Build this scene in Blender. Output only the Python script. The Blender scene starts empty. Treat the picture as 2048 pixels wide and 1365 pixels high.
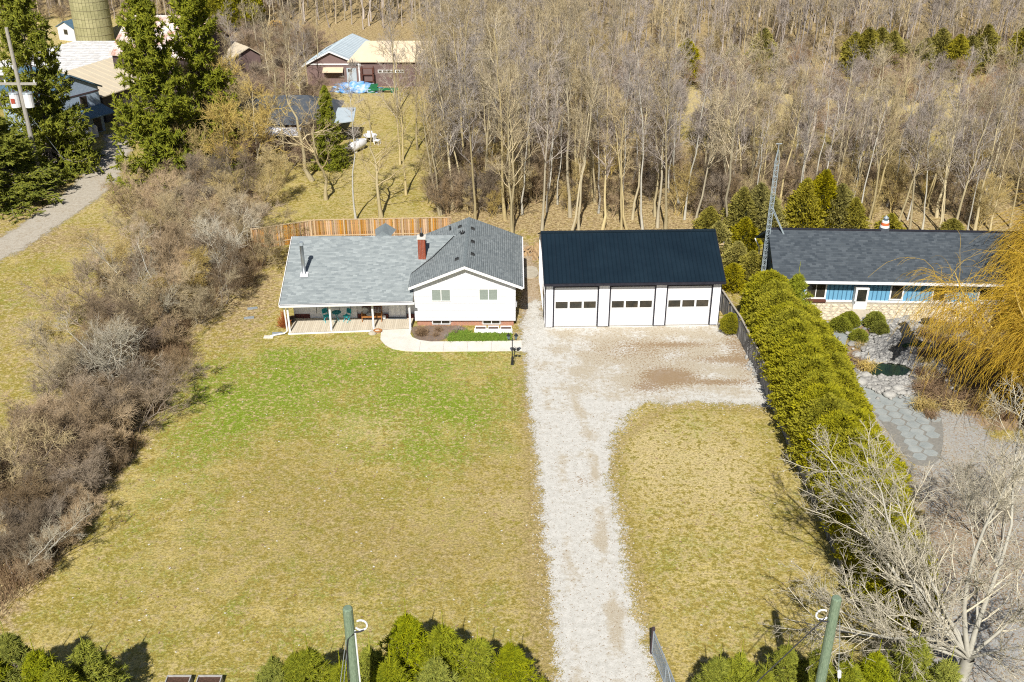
import bpy, math, random
import numpy as np

# ------------------------------------------------------------------ camera, sky, sun, exposure
scene = bpy.context.scene
COL = scene.collection
F, TH, CH = 2081.0, math.radians(28.4), 33.6
cam_d = bpy.data.cameras.new("camera")
cam = bpy.data.objects.new("camera", cam_d)
COL.objects.link(cam)
cam.location = (0, 0, CH)
cam.rotation_euler = (math.radians(90) - TH, 0, 0)
cam_d.sensor_width = 36.0
cam_d.lens = F / 2048 * 36.0
cam_d.clip_end = 3000
scene.camera = cam

SUN_AZ, SUN_EL = 6.0, 45.0          # shadows run 7 deg right of straight ahead
w = bpy.data.worlds.new("World"); scene.world = w; w.use_nodes = True
nt = w.node_tree; nt.nodes.clear()
sky = nt.nodes.new("ShaderNodeTexSky"); sky.sky_type = 'NISHITA'; sky.sun_disc = False
sky.sun_elevation = math.radians(SUN_EL); sky.sun_rotation = math.radians(180 + SUN_AZ)
bg = nt.nodes.new("ShaderNodeBackground"); bg.inputs[1].default_value = 0.052
wo = nt.nodes.new("ShaderNodeOutputWorld")
nt.links.new(sky.outputs[0], bg.inputs[0]); nt.links.new(bg.outputs[0], wo.inputs[0])
sl = bpy.data.lights.new("sun", 'SUN'); sl.energy = 5.0; sl.angle = math.radians(0.5); sl.color = (1.0, 0.96, 0.885)
so = bpy.data.objects.new("sun", sl); COL.objects.link(so)
so.rotation_euler = (math.radians(90 - SUN_EL), 0, math.radians(-SUN_AZ)); so.location = (0, -50, 80)
scene.view_settings.view_transform = 'Standard'; scene.view_settings.look = 'None'
scene.view_settings.exposure = 0.42; scene.view_settings.gamma = 1.0
scene.view_settings.use_curve_mapping = False
scene.cycles.use_denoising = False; scene.cycles.filter_width = 1.15
scene.cycles.max_bounces = 5; scene.cycles.diffuse_bounces = 3; scene.cycles.transparent_max_bounces = 12

random.seed(7)
R = np.random.default_rng(11)
rad = math.radians
cT, sT = math.cos(TH), math.sin(TH)

def at(px, py, z=0.0):
    """surveyed spot: where the sight line of photo pixel (px, py) meets height z"""
    u = (px - 1024) / F; v = (682.5 - py) / F
    r = (u, cT + v * sT, -sT + v * cT)
    t = (z - CH) / r[2]
    return (r[0] * t, r[1] * t, z)
def aty(px, py, y):
    u = (px - 1024) / F; v = (682.5 - py) / F
    r = (u, cT + v * sT, -sT + v * cT); t = y / r[1]
    return (r[0] * t, y, CH + r[2] * t)

# ------------------------------------------------------------------ materials
def mat(name, c1, c2=None, scale=6.0, rough=.85, bump=0.0, bscale=None, v=0.0, rnd=0.0, metal=0.0, spec=.25,
        detail=4, stretch=None, transl=0.0, contrast=1.0, coords='Object'):
    m = bpy.data.materials.new(name); m.use_nodes = True
    t = m.node_tree; n = t.nodes; l = t.links
    b = n['Principled BSDF']
    b.inputs['Roughness'].default_value = rough
    b.inputs['Metallic'].default_value = metal
    b.inputs['Specular IOR Level'].default_value = spec
    c2 = c2 or tuple(x * .75 for x in c1)
    tc = n.new('ShaderNodeTexCoord'); co = tc.outputs[coords]
    if coords == 'Geom':
        pass
    if stretch:
        mp = n.new('ShaderNodeMapping'); mp.inputs['Scale'].default_value = stretch
        l.new(co, mp.inputs[0]); co = mp.outputs[0]
    no = n.new('ShaderNodeTexNoise'); no.inputs['Scale'].default_value = scale; no.inputs['Detail'].default_value = detail
    no.inputs['Roughness'].default_value = .65
    l.new(co, no.inputs['Vector'])
    mr = n.new('ShaderNodeMapRange'); mr.inputs[1].default_value = .5 - .22 / contrast; mr.inputs[2].default_value = .5 + .22 / contrast
    l.new(no.outputs[0], mr.inputs[0]); fac = mr.outputs[0]
    if v > 0:
        a = n.new('ShaderNodeAttribute'); a.attribute_name = 'v'
        mx = n.new('ShaderNodeMix'); mx.inputs[0].default_value = v
        l.new(fac, mx.inputs[2]); l.new(a.outputs['Fac'], mx.inputs[3]); fac = mx.outputs[0]
    mc = n.new('ShaderNodeMix'); mc.data_type = 'RGBA'
    mc.inputs[6].default_value = (*c1, 1); mc.inputs[7].default_value = (*c2, 1)
    l.new(fac, mc.inputs[0]); col = mc.outputs[2]
    if rnd > 0:
        oi = n.new('ShaderNodeObjectInfo'); hs = n.new('ShaderNodeHueSaturation')
        m1 = n.new('ShaderNodeMapRange'); m1.inputs[3].default_value = 1 - rnd; m1.inputs[4].default_value = 1 + rnd
        l.new(oi.outputs['Random'], m1.inputs[0]); l.new(m1.outputs[0], hs.inputs['Value'])
        m2 = n.new('ShaderNodeMath'); m2.operation = 'MULTIPLY'; m2.inputs[1].default_value = 7.31
        m3 = n.new('ShaderNodeMath'); m3.operation = 'FRACT'
        m4 = n.new('ShaderNodeMapRange'); m4.inputs[3].default_value = 1 - rnd; m4.inputs[4].default_value = 1 + rnd * .6
        l.new(oi.outputs['Random'], m2.inputs[0]); l.new(m2.outputs[0], m3.inputs[0]); l.new(m3.outputs[0], m4.inputs[0])
        l.new(m4.outputs[0], hs.inputs['Saturation'])
        l.new(col, hs.inputs['Color']); col = hs.outputs[0]
    l.new(col, b.inputs['Base Color'])
    if bump > 0:
        nb = n.new('ShaderNodeTexNoise'); nb.inputs['Scale'].default_value = bscale or scale * 3; nb.inputs['Detail'].default_value = 3
        l.new(co, nb.inputs['Vector'])
        bp = n.new('ShaderNodeBump'); bp.inputs['Strength'].default_value = bump; bp.inputs['Distance'].default_value = .05
        l.new(nb.outputs[0], bp.inputs['Height']); l.new(bp.outputs[0], b.inputs['Normal'])
    if transl > 0:
        tr = n.new('ShaderNodeBsdfTranslucent'); l.new(col, tr.inputs[0])
        ms = n.new('ShaderNodeMixShader'); ms.inputs[0].default_value = transl
        l.new(b.outputs[0], ms.inputs[1]); l.new(tr.outputs[0], ms.inputs[2])
        l.new(ms.outputs[0], n['Material Output'].inputs[0])
    return m

M = {}
M['white_siding'] = mat('white_siding', (.66, .66, .69), (.60, .60, .63), 1.5, .5, contrast=.6)
M['white_metal'] = mat('white_metal', (.78, .78, .82), (.70, .70, .74), .8, .4, contrast=.6)
M['white_door'] = mat('white_door', (.66, .66, .68), (.60, .60, .62), 1.2, .45, contrast=.6)
M['white_trim'] = mat('white_trim', (.80, .80, .80), (.68, .68, .68), 3, .5)
M['grey_shingle'] = mat('grey_shingle', (.175, .20, .21), (.295, .325, .33), 4, .95, .4, 40, v=.85)
M['dark_shingle'] = mat('dark_shingle', (.038, .048, .06), (.085, .10, .115), 4, .95, .4, 40, v=.85)
M['ridge_shingle'] = mat('ridge_shingle', (.16, .19, .2), (.22, .25, .26), 6, .95)
M['roof_metal'] = mat('roof_metal', (.007, .017, .028), (.012, .026, .040), .5, .42, metal=.25, spec=.35)
M['black_trim'] = mat('black_trim', (.016, .016, .024), (.03, .03, .04), 4, .5)
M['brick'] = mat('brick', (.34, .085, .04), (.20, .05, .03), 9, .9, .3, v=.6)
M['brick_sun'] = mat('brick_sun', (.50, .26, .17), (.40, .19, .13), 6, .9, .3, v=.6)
M['mortar'] = mat('mortar', (.35, .30, .27), None, 6, .95)
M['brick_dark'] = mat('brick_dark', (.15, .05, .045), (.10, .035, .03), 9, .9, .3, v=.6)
M['glass'] = mat('glass', (.020, .022, .020), (.06, .05, .035), 1.3, .08, spec=.6, contrast=1.6)
M['blind'] = mat('blind', (.26, .30, .27), (.20, .23, .21), 2, .35, stretch=(1, 1, 12))
M['deck'] = mat('deck', (.60, .54, .44), (.46, .40, .31), 3, .85, .2, v=.6, stretch=(1, 3, 1))
M['wood_fence'] = mat('wood_fence', (.46, .26, .11), (.30, .155, .065), 3, .85, .3, v=.3, rnd=.4, stretch=(3, 3, .6))
M['wood_pale'] = mat('wood_pale', (.55, .42, .27), (.42, .30, .18), 3, .85, .2)
M['wood_grey'] = mat('wood_grey', (.26, .255, .25), (.14, .135, .13), 4, .9, .3, v=.3, rnd=.35, stretch=(3, 3, .5))
M['wood_cap'] = mat('wood_cap', (.42, .38, .32), (.3, .27, .22), 4, .9)
M['concrete'] = mat('concrete', (.66, .63, .57), (.55, .52, .46), 1.5, .9, .15, 30)
M['flagstone'] = mat('flagstone', (.34, .36, .35), (.22, .245, .245), 1.2, .9, .3, 12)
M['steel'] = mat('steel', (.42, .44, .46), (.3, .32, .34), 6, .4, metal=.7)
M['galv'] = mat('galv', (.38, .42, .45), (.26, .30, .33), 6, .55, metal=.3)
M['lattice'] = mat('lattice', (.36, .42, .45), (.26, .31, .34), 6, .6, metal=.1)
M['teal'] = mat('teal', (.03, .52, .58), (.02, .40, .46), 6, .5)
M['teal_dark'] = mat('teal_dark', (.012, .24, .30), (.01, .18, .23), 6, .5)
M['bench'] = mat('bench', (.40, .17, .05), (.25, .10, .03), 6, .6)
M['bench_dark'] = mat('bench_dark', (.13, .05, .035), (.08, .03, .02), 6, .6)
M['cloth'] = mat('cloth', (.62, .60, .57), (.30, .32, .36), 5, .95)
M['black_iron'] = mat('black_iron', (.014, .016, .018), (.03, .03, .03), 8, .5)
M['lantern'] = mat('lantern', (.14, .20, .24), (.09, .13, .16), 8, .15, spec=.6)
M['soil'] = mat('soil', (.12, .065, .045), (.05, .03, .02), 14, .97, .6)
M['blue_siding'] = mat('blue_siding', (.15, .36, .54), (.11, .29, .45), 1.4, .7, stretch=(3, 3, .5))
M['blue_batten'] = mat('blue_batten', (.055, .16, .27), (.045, .13, .22), 3, .7)
M['blue_grey'] = mat('blue_grey', (.11, .16, .20), (.085, .125, .155), 3, .8)
M['cream_stone'] = mat('cream_stone', (.66, .58, .44), (.46, .39, .28), 4, .95, .4, v=.6)
M['stone_mortar'] = mat('stone_mortar', (.42, .37, .29), None, 4, .95)
M['rock'] = mat('rock', (.44, .43, .40), (.17, .165, .16), 3.4, .95, .5, v=.5)
M['slab_rock'] = mat('slab_rock', (.48, .44, .36), (.34, .30, .23), 3, .95, .3)
M['pond_water'] = mat('pond_water', (.008, .018, .008), (.022, .042, .014), 1.2, .06, spec=.6)
M['wet_rock'] = mat('wet_rock', (.045, .042, .036), (.02, .02, .02), 4, .5, .5)
M['creo_pole'] = mat('creo_pole', (.24, .31, .22), (.10, .15, .10), 14, .9, .4, stretch=(3, 3, .5))
M['old_pole'] = mat('old_pole', (.40, .38, .34), (.26, .24, .21), 7, .9, .3, stretch=(3, 3, .5))
M['pvc'] = mat('pvc', (.75, .77, .80), (.62, .64, .67), 4, .4)
M['cable'] = mat('cable', (.03, .03, .04), None, 4, .6)
M['silo'] = mat('silo', (.42, .39, .22), (.25, .24, .12), 1.1, .9, .3, 6, v=.4, stretch=(1, 1, .4))
M['silo_band'] = mat('silo_band', (.24, .22, .13), (.16, .14, .08), 5, .8)
M['roof_white'] = mat('roof_white', (.72, .72, .72), (.46, .44, .42), 1.2, .6, stretch=(1, 1, 1), contrast=1.2)
M['roof_beige'] = mat('roof_beige', (.55, .48, .36), (.50, .43, .32), .6, .7)
M['roof_rust'] = mat('roof_rust', (.66, .64, .62), (.36, .17, .11), .9, .7, contrast=1.4)
M['roof_bluegrey'] = mat('roof_bluegrey', (.44, .50, .54), (.36, .42, .46), 1.0, .55)
M['roof_sand'] = mat('roof_sand', (.60, .50, .36), (.52, .43, .30), .8, .7)
M['barn_brown'] = mat('barn_brown', (.20, .135, .125), (.14, .095, .09), 2.5, .9, v=.5)
M['barn_dark'] = mat('barn_dark', (.08, .055, .06), (.05, .035, .04), 2.5, .9)
M['barn_red'] = mat('barn_red', (.22, .07, .05), (.15, .05, .04), 2.5, .9)
M['slate'] = mat('slate', (.05, .06, .075), (.085, .095, .11), 3, .85)
M['slate_blue'] = mat('slate_blue', (.09, .16, .22), (.06, .11, .16), 2, .6)
M['farm_wall_shade_tint'] = mat('farm_wall_shade_tint', (.34, .42, .52), (.24, .31, .40), 5, .9, .3)  # blue shade on the farmhouse put into the wall colour
M['dark_wall'] = mat('dark_wall', (.10, .09, .085), (.06, .055, .05), 3, .9)
M['tarp'] = mat('tarp', (.06, .26, .62), (.45, .52, .60), 1.8, .5, contrast=2)
M['green_paint'] = mat('green_paint', (.02, .17, .07), (.015, .11, .05), 3, .5)
M['red_paint'] = mat('red_paint', (.42, .09, .05), (.3, .06, .04), 3, .6)
M['yellow_paint'] = mat('yellow_paint', (.6, .36, .05), (.5, .3, .05), 3, .6)
M['white_plastic'] = mat('white_plastic', (.74, .74, .76), (.6, .6, .62), 4, .45)
M['orange_grass'] = mat('orange_grass', (.42, .13, .03), (.30, .10, .03), 6, .9, v=.7)
M['firewood'] = mat('firewood', (.50, .36, .2), (.30, .19, .1), 6, .9, v=.5)
M['orange_band'] = mat('orange_band', (.62, .16, .05), (.5, .13, .05), 6, .7)
M['fruit'] = mat('fruit', (.50, .10, .06), (.6, .5, .45), 9, .6)
# bark and foliage
M['bark_tan'] = mat('bark_tan', (.52, .44, .26), (.29, .24, .14), 3, .95, v=.3, rnd=.28, stretch=(1, 1, .3))
M['twig_tan'] = mat('twig_tan', (.52, .43, .26), (.31, .245, .15), 1.2, .95, v=.5, rnd=.25)
M['twig_grey'] = mat('twig_grey', (.46, .40, .345), (.29, .245, .215), 1.2, .95, v=.5, rnd=.22)
M['bark_pale'] = mat('bark_pale', (.52, .50, .43), (.33, .31, .26), 2, .95, v=.3, rnd=.2)
M['twig_pale'] = mat('twig_pale', (.56, .51, .38), (.34, .30, .23), 1.2, .95, v=.5, rnd=.15)
M['twig_thicket'] = mat('twig_thicket', (.38, .285, .175), (.19, .14, .095), .6, .95, v=.5, rnd=.3)
M['twig_straw'] = mat('twig_straw', (.56, .43, .27), (.35, .26, .165), 1.2, .95, v=.5, rnd=.2)
M['twig_red'] = mat('twig_red', (.42, .30, .20), (.28, .20, .135), 1.2, .95, v=.5, rnd=.2)
M['bark_thicket'] = mat('bark_thicket', (.24, .20, .16), (.15, .12, .10), 3, .95, rnd=.25)
M['twig_mossy'] = mat('twig_mossy', (.56, .43, .15), (.38, .29, .13), .8, .95, v=.5, rnd=.2)
M['willow'] = mat('willow', (.86, .60, .06), (.60, .40, .055), .5, .8, v=.6, transl=.3)
M['spruce_far'] = mat('spruce_far', (.33, .33, .022), (.075, .115, .012), .7, .85, v=.6, transl=.12, rnd=.06)
M['spruce_near'] = mat('spruce_near', (.42, .42, .028), (.12, .17, .016), 1.6, .85, v=.7, transl=.18, rnd=.12)
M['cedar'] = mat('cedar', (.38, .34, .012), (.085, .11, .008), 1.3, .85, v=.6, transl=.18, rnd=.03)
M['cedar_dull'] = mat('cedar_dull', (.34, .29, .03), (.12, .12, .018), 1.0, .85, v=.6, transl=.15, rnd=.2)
M['shrub'] = mat('shrub', (.26, .27, .03), (.12, .14, .02), 3, .85, v=.6, transl=.15, rnd=.1)
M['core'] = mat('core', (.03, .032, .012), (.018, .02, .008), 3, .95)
M['dry_leaf'] = mat('dry_leaf', (.34, .23, .13), (.20, .13, .08), 3, .95, v=.7)
M['green_grass'] = mat('green_grass', (.12, .24, .02), (.24, .28, .05), 3, .9, v=.6)

# ------------------------------------------------------------------ mesh building
def mesh_np(name, V, quads=None, tris=None, a=None, smooth=False):
    me = bpy.data.meshes.new(name)
    V = np.asarray(V, dtype=np.float32)
    nq = 0 if quads is None else len(quads); ntr = 0 if tris is None else len(tris)
    me.vertices.add(len(V)); me.vertices.foreach_set('co', V.ravel())
    me.loops.add(nq * 4 + ntr * 3); me.polygons.add(nq + ntr)
    li = []
    if nq: li.append(np.asarray(quads, dtype=np.int32).ravel())
    if ntr: li.append(np.asarray(tris, dtype=np.int32).ravel())
    me.loops.foreach_set('vertex_index', np.concatenate(li))
    ls = np.concatenate([np.arange(nq) * 4, nq * 4 + np.arange(ntr) * 3]).astype(np.int32)
    lt = np.concatenate([np.full(nq, 4), np.full(ntr, 3)]).astype(np.int32)
    me.polygons.foreach_set('loop_start', ls); me.polygons.foreach_set('loop_total', lt)
    if smooth: me.polygons.foreach_set('use_smooth', np.ones(nq + ntr, dtype=bool))
    me.update(calc_edges=True)
    if a is not None:
        at_ = me.attributes.new('v', 'FLOAT', 'POINT'); at_.data.foreach_set('value', np.asarray(a, dtype=np.float32))
    return me

def obj(name, me, m=None, parent=None, kind=None, label=None):
    o = bpy.data.objects.new(name, me); COL.objects.link(o)
    if m is not None and me is not None and not me.materials: me.materials.append(M[m] if isinstance(m, str) else m)
    if parent: o.parent = parent
    if kind: o['kind'] = kind
    if label: o['label'] = label
    return o

def thing(name, label, cat, loc=(0, 0, 0), rot=0, group=None):
    o = bpy.data.objects.new(name, None); COL.objects.link(o)
    o.empty_display_size = .3
    o.location = loc; o.rotation_euler = (0, 0, rot); o['label'] = label; o['category'] = cat
    if group: o['group'] = group
    return o
def tag(o, label, cat, group=None):
    o['label'] = label; o['category'] = cat
    if group: o['group'] = group
    return o

class MB:
    def __init__(s, off=(0, 0, 0)): s.V = []; s.F = []; s.A = []; s.off = off
    def add(s, vs, fs, v=None):
        b = len(s.V); v = random.random() if v is None else v
        o = s.off
        s.V += [(p[0] - o[0], p[1] - o[1], p[2] - o[2]) for p in vs]; s.A += [v] * len(vs)
        s.F += [tuple(b + i for i in f) for f in fs]
        return s
    def box(s, x0, x1, y0, y1, z0, z1, v=None):
        return s.add([(x0, y0, z0), (x1, y0, z0), (x1, y1, z0), (x0, y1, z0), (x0, y0, z1), (x1, y0, z1), (x1, y1, z1), (x0, y1, z1)],
                     [(0, 3, 2, 1), (4, 5, 6, 7), (0, 1, 5, 4), (1, 2, 6, 5), (2, 3, 7, 6), (3, 0, 4, 7)], v)
    def hexa(s, b, t, v=None):      # bottom 4 and top 4 corners
        return s.add(list(b) + list(t), [(0, 3, 2, 1), (4, 5, 6, 7), (0, 1, 5, 4), (1, 2, 6, 5), (2, 3, 7, 6), (3, 0, 4, 7)], v)
    def slab(s, A, B, C, D, th=.1, v=None):   # quad given thickness downward
        f = lambda p: (p[0], p[1], p[2] - th)
        return s.hexa([f(A), f(B), f(C), f(D)], [A, B, C, D], v)
    def ext(s, pts, d, v=None):     # extrude planar polygon by vector d
        n = len(pts); q = [(p[0] + d[0], p[1] + d[1], p[2] + d[2]) for p in pts]
        return s.add(list(pts) + q, [tuple(range(n - 1, -1, -1)), tuple(range(n, 2 * n))] + [(i, (i + 1) % n, n + (i + 1) % n, n + i) for i in range(n)], v)
    def tube(s, pts, r, n=6, v=None):
        pts = [np.array(p, float) for p in pts]; rs = r if isinstance(r, (list, tuple)) else [r] * len(pts)
        vs = []; fs = []
        for i, p in enumerate(pts):
            d = pts[min(i + 1, len(pts) - 1)] - pts[max(i - 1, 0)]; d /= (np.linalg.norm(d) + 1e-9)
            up = np.array((0, 0, 1.)) if abs(d[2]) < .9 else np.array((1., 0, 0))
            a = np.cross(d, up); a /= np.linalg.norm(a); b = np.cross(d, a)
            for k in range(n):
                g = 2 * math.pi * k / n
                vs.append(tuple(p + rs[i] * (a * math.cos(g) + b * math.sin(g))))
        for i in range(len(pts) - 1):
            for k in range(n): fs.append((i * n + k, i * n + (k + 1) % n, (i + 1) * n + (k + 1) % n, (i + 1) * n + k))
        fs.append(tuple(range(n))); fs.append(tuple((len(pts) - 1) * n + k for k in range(n - 1, -1, -1)))
        return s.add(vs, fs, v)
    def build(s, name, m, parent=None, smooth=False, kind=None, label=None):
        me = bpy.data.meshes.new(name); me.from_pydata(s.V, [], s.F)
        a = me.attributes.new('v', 'FLOAT', 'POINT'); a.data.foreach_set('value', np.array(s.A, dtype=np.float32))
        if smooth: me.polygons.foreach_set('use_smooth', np.ones(len(me.polygons), dtype=bool))
        me.update()
        return obj(name, me, m, parent, kind, label)
def rect(px0, py0, px1, py1): return (min(px0, px1), min(py0, py1), max(px0, px1), max(py0, py1))
def lerp(a, b, t): return tuple(a[i] + (b[i] - a[i]) * t for i in range(3))

def shingles(A, B, C, D, off, parent, m='grey_shingle', course=.15, tab=.32, name='shingles', seed=1):
    """laid shingle courses over a roof plane; A,B eave corners, C,D ridge corners (C above B)"""
    rg = np.random.default_rng(seed)
    A, B, C, D = [np.array(p, float) for p in (A, B, C, D)]
    nrm = np.cross(B - A, D - A); nrm /= np.linalg.norm(nrm)
    if nrm[2] < 0: nrm = -nrm
    n = max(2, int(np.linalg.norm(D - A) / course)); k = max(2, int(np.linalg.norm(B - A) / tab))
    V = []; Q = []; W = []
    for i in range(n):
        s0, s1 = i / n, (i + 1.08) / n
        u = (np.arange(k + 1) + (rg.random(k + 1) - .5) * .35 + .5 * (i % 2)) / k
        u = np.clip(u, 0, 1); u[0] = 0; u[-1] = 1
        a0 = A + (D - A) * s0; b0 = B + (C - B) * s0; a1 = A + (D - A) * min(s1, 1); b1 = B + (C - B) * min(s1, 1)
        for j in range(k):
            if u[j + 1] - u[j] < 1e-4: continue
            h = .016 + rg.random() * .006
            b = len(V)
            V += [a0 + (b0 - a0) * u[j] + nrm * h, a0 + (b0 - a0) * u[j + 1] + nrm * h,
                  a1 + (b1 - a1) * u[j + 1] + nrm * .003, a1 + (b1 - a1) * u[j] + nrm * .003,
                  a0 + (b0 - a0) * u[j] - nrm * .005, a0 + (b0 - a0) * u[j + 1] - nrm * .005]
            Q += [(b, b + 1, b + 2, b + 3), (b + 4, b + 5, b + 1, b)]
            W += [min(1, max(0, rg.normal(.42, .27)))] * 6
    V = np.array(V) - np.array(off)
    return obj(name, mesh_np(name, V, quads=Q, a=W), m, parent, kind='stuff')

def window(parent, off, x0, x1, z0, z1, y, m_frame='white_trim', glass='glass', mull=1, fr=.07, name='window'):
    """window facing -y, its frame proud of plane y"""
    f = MB(off)
    f.box(x0 - fr, x1 + fr, y - .06, y, z1, z1 + fr).box(x0 - fr, x1 + fr, y - .07, y, z0 - fr, z0)
    f.box(x0 - fr, x0, y - .06, y, z0, z1).box(x1, x1 + fr, y - .06, y, z0, z1)
    fo = f.build(name, m_frame, parent)
    for i in range(mull + 1):
        a = x0 + (x1 - x0) * i / (mull + 1); b = x0 + (x1 - x0) * (i + 1) / (mull + 1)
        MB(off).box(a + (.025 if i else 0), b - (.025 if i < mull else 0), y - .025, y - .004, z0, z1).build('pane', glass, fo)
    for i in range(mull):
        c = x0 + (x1 - x0) * (i + 1) / (mull + 1)
        MB(off).box(c - .025, c + .025, y - .05, y, z0, z1).build('mullion', m_frame, fo)
    return fo

# ------------------------------------------------------------------ ground
def sd_poly(P, X, Y):
    """signed distance (inside positive) of points to polygon P (n,2)"""
    P = np.asarray(P, float); d = np.full(X.shape, 1e9); ins = np.zeros(X.shape, bool)
    n = len(P)
    for i in range(n):
        a, b = P[i], P[(i + 1) % n]
        ex, ey = b - a; wx = X - a[0]; wy = Y - a[1]
        t = np.clip((wx * ex + wy * ey) / (ex * ex + ey * ey + 1e-12), 0, 1)
        d = np.minimum(d, np.hypot(wx - ex * t, wy - ey * t))
        c = (a[1] > Y) != (b[1] > Y)
        with np.errstate(divide='ignore', invalid='ignore'):
            xi = ex * (Y - a[1]) / (ey if abs(ey) > 1e-12 else 1e-12) + a[0]
        ins ^= c & (X < xi)
    return np.where(ins, d, -d)
def poly_at(pts): return [at(*p)[:2] for p in pts]
def blob(X, Y, px, py, rx, ry, amp=1.0):
    c = at(px, py); return amp * np.exp(-(((X - c[0]) / rx) ** 2 + ((Y - c[1]) / ry) ** 2))

def ground_grid(x0, x1, y0, y1, st):
    xs = np.arange(x0, x1 + st / 2, st); ys = np.arange(y0, y1 + st / 2, st)
    X, Y = np.meshgrid(xs, ys); nx, ny = len(xs), len(ys)
    i = np.arange((ny - 1) * nx).reshape(ny - 1, nx)[:, :-1].ravel()
    return X, Y, np.stack([i, i + 1, i + 1 + nx, i + nx], 1)

X, Y, Q = ground_grid(-110, 110, 12, 212, .5)
thick_line = [(-23.5, 28.5), (-22.8, 36), (-22, 42), (-21.3, 50), (-21.8, 60), (-21.4, 66), (-19.8, 72), (-19.6, 77), (-22, 82), (-22, 90), (-33, 93), (-31.5, 80), (-30, 72), (-29, 62), (-27.2, 54), (-28.5, 46), (-33, 38), (-34, 29)]
sd_th = sd_poly(thick_line, X, Y)
wood_poly = poly_at([(560, 470), (700, 455), (830, 440), (850, 300), (830, 200), (600, 175), (450, 100), (300, 40), (-400, 30), (-400, -60), (2600, -60), (2600, 480), (1500, 480), (1450, 500), (1040, 560), (1030, 480)])
sd_w = sd_poly(wood_poly, X, Y)
clear_poly = poly_at([(600, 440), (560, 380), (600, 300), (640, 200), (820, 180), (850, 300), (840, 440)])
sm = lambda v, a, b: np.clip((v - a) / (b - a), 0, 1)
n1 = np.sin(X * .9 + 1.3 * np.sin(Y * .37)) * np.sin(Y * .7 + 1.1 * np.sin(X * .43)); n2 = np.sin(X * .31 + .7) * np.sin(Y * .23 + 1.9)
green = .06 * blob(X, Y, 600, 950, 13, 14) + .26 * blob(X, Y, 640, 780, 12, 7) + .34 * blob(X, Y, 830, 760, 9, 7) + .4 * blob(X, Y, 870, 800, 3.5, 2.4) + .5 * blob(X, Y, 640, 720, 4, 2) + .45 * blob(X, Y, 560, 780, 3.5, 3.5) \
    + .35 * blob(X, Y, 900, 870, 4, 3) + .3 * blob(X, Y, 460, 800, 3, 5) + .22 * blob(X, Y, 420, 880, 3, 6) + .3 * blob(X, Y, 790, 930, 3, 1.2) \
    + .5 * blob(X, Y, 1000, 690, 3, 1) + .25 * blob(X, Y, 1380, 880, 3, 5) + .12 * blob(X, Y, 400, 1050, 6, 6) + .22 * blob(X, Y, 60, 600, 6, 8) \
    + .2 * blob(X, Y, 700, 1180, 5, 5) + .15 * blob(X, Y, 1400, 1150, 3, 5)
green = green * (1 + .35 * n1)
leaf = np.maximum(sm(sd_th, -1.2, 1.0), .85 * sm(sd_w, -1, 3)) * (1 - .9 * sm(sd_poly(clear_poly, X, Y), -2, 2))
leaf = leaf * (1 - .85 * sm(sd_poly(poly_at([(1180, 250), (1180, 165), (1700, 150), (2300, 145), (2300, 330), (1700, 320), (1450, 300)]), X, Y), -2, 3))
leaf = np.maximum(leaf, .75 * blob(X, Y, 1060, 600, 1.5, 8)); leaf = np.maximum(leaf, blob(X, Y, 1465, 640, .8, 5))
leaf = np.maximum(leaf, .55 * blob(X, Y, 150, 700, 5, 6)); leaf = np.maximum(leaf, .7 * blob(X, Y, 120, 480, 9, 4)); leaf = np.maximum(leaf, .8 * blob(X, Y, 500, 600, 3, 8))
leaf = np.maximum(leaf, .6 * blob(X, Y, 60, 400, 6, 10)); leaf = np.maximum(leaf, .45 * blob(X, Y, 120, 640, 9, 12))
straw = .45 * blob(X, Y, 1380, 900, 4, 6) + .3 * blob(X, Y, 1420, 1150, 4, 6) + .7 * blob(X, Y, 1000, 1010, 2, 1.5) + .55 * blob(X, Y, 1290, 900, 1.6, 5) + .5 * blob(X, Y, 1450, 950, 2.2, 4) + .4 * blob(X, Y, 1060, 880, .8, 12) + .6 * blob(X, Y, 30, 660, 2, 1) \
    + .4 * blob(X, Y, 740, 860, 3, 2) + .7 * blob(X, Y, 700, 200, 8, 10) + .45 * blob(X, Y, 720, 350, 6, 12) + .5 * blob(X, Y, 660, 690, 3, .8) \
    + .5 * blob(X, Y, 160, 420, 6, 6) + .35 * blob(X, Y, 1050, 1150, 1.2, 6) + .9 * blob(X, Y, 100, 60, 16, 14) + .9 * blob(X, Y, 1840, 210, 26, 12) + .9 * blob(X, Y, 1450, 210, 20, 9)
edge_ = sd_poly(poly_at([(1046, 640), (1092, 652), (1440, 648), (1500, 700), (1545, 815), (1330, 808), (1225, 880), (1216, 960), (1246, 1100), (1290, 1290), (1345, 1460), (1120, 1460), (1104, 1180), (1076, 920), (1052, 712)]), X, Y)
brown = .2 * blob(X, Y, 430, 1150, 5, 4) + .15 * blob(X, Y, 850, 1080, 5, 3) + .5 * np.exp(-((edge_ + .3) / .55) ** 2) * (edge_ < .5) + .32 * blob(X, Y, 640, 1030, 6, 4) + .25 * blob(X, Y, 560, 930, 4, 3) + .5 * blob(X, Y, 1075, 1110, .9, 9) + .3 * blob(X, Y, 980, 950, 2, 5) + .3 * blob(X, Y, 900, 1130, 5, 3)
gm = mesh_np('ground', np.stack([X.ravel(), Y.ravel(), np.zeros(X.size)], 1), quads=Q)
for nm, arr in (('green', green), ('leaf', leaf), ('straw', straw), ('brown', brown)):
    a = gm.attributes.new(nm, 'FLOAT', 'POINT'); a.data.foreach_set('value', np.clip(arr, 0, 1.2).ravel().astype(np.float32))

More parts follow.
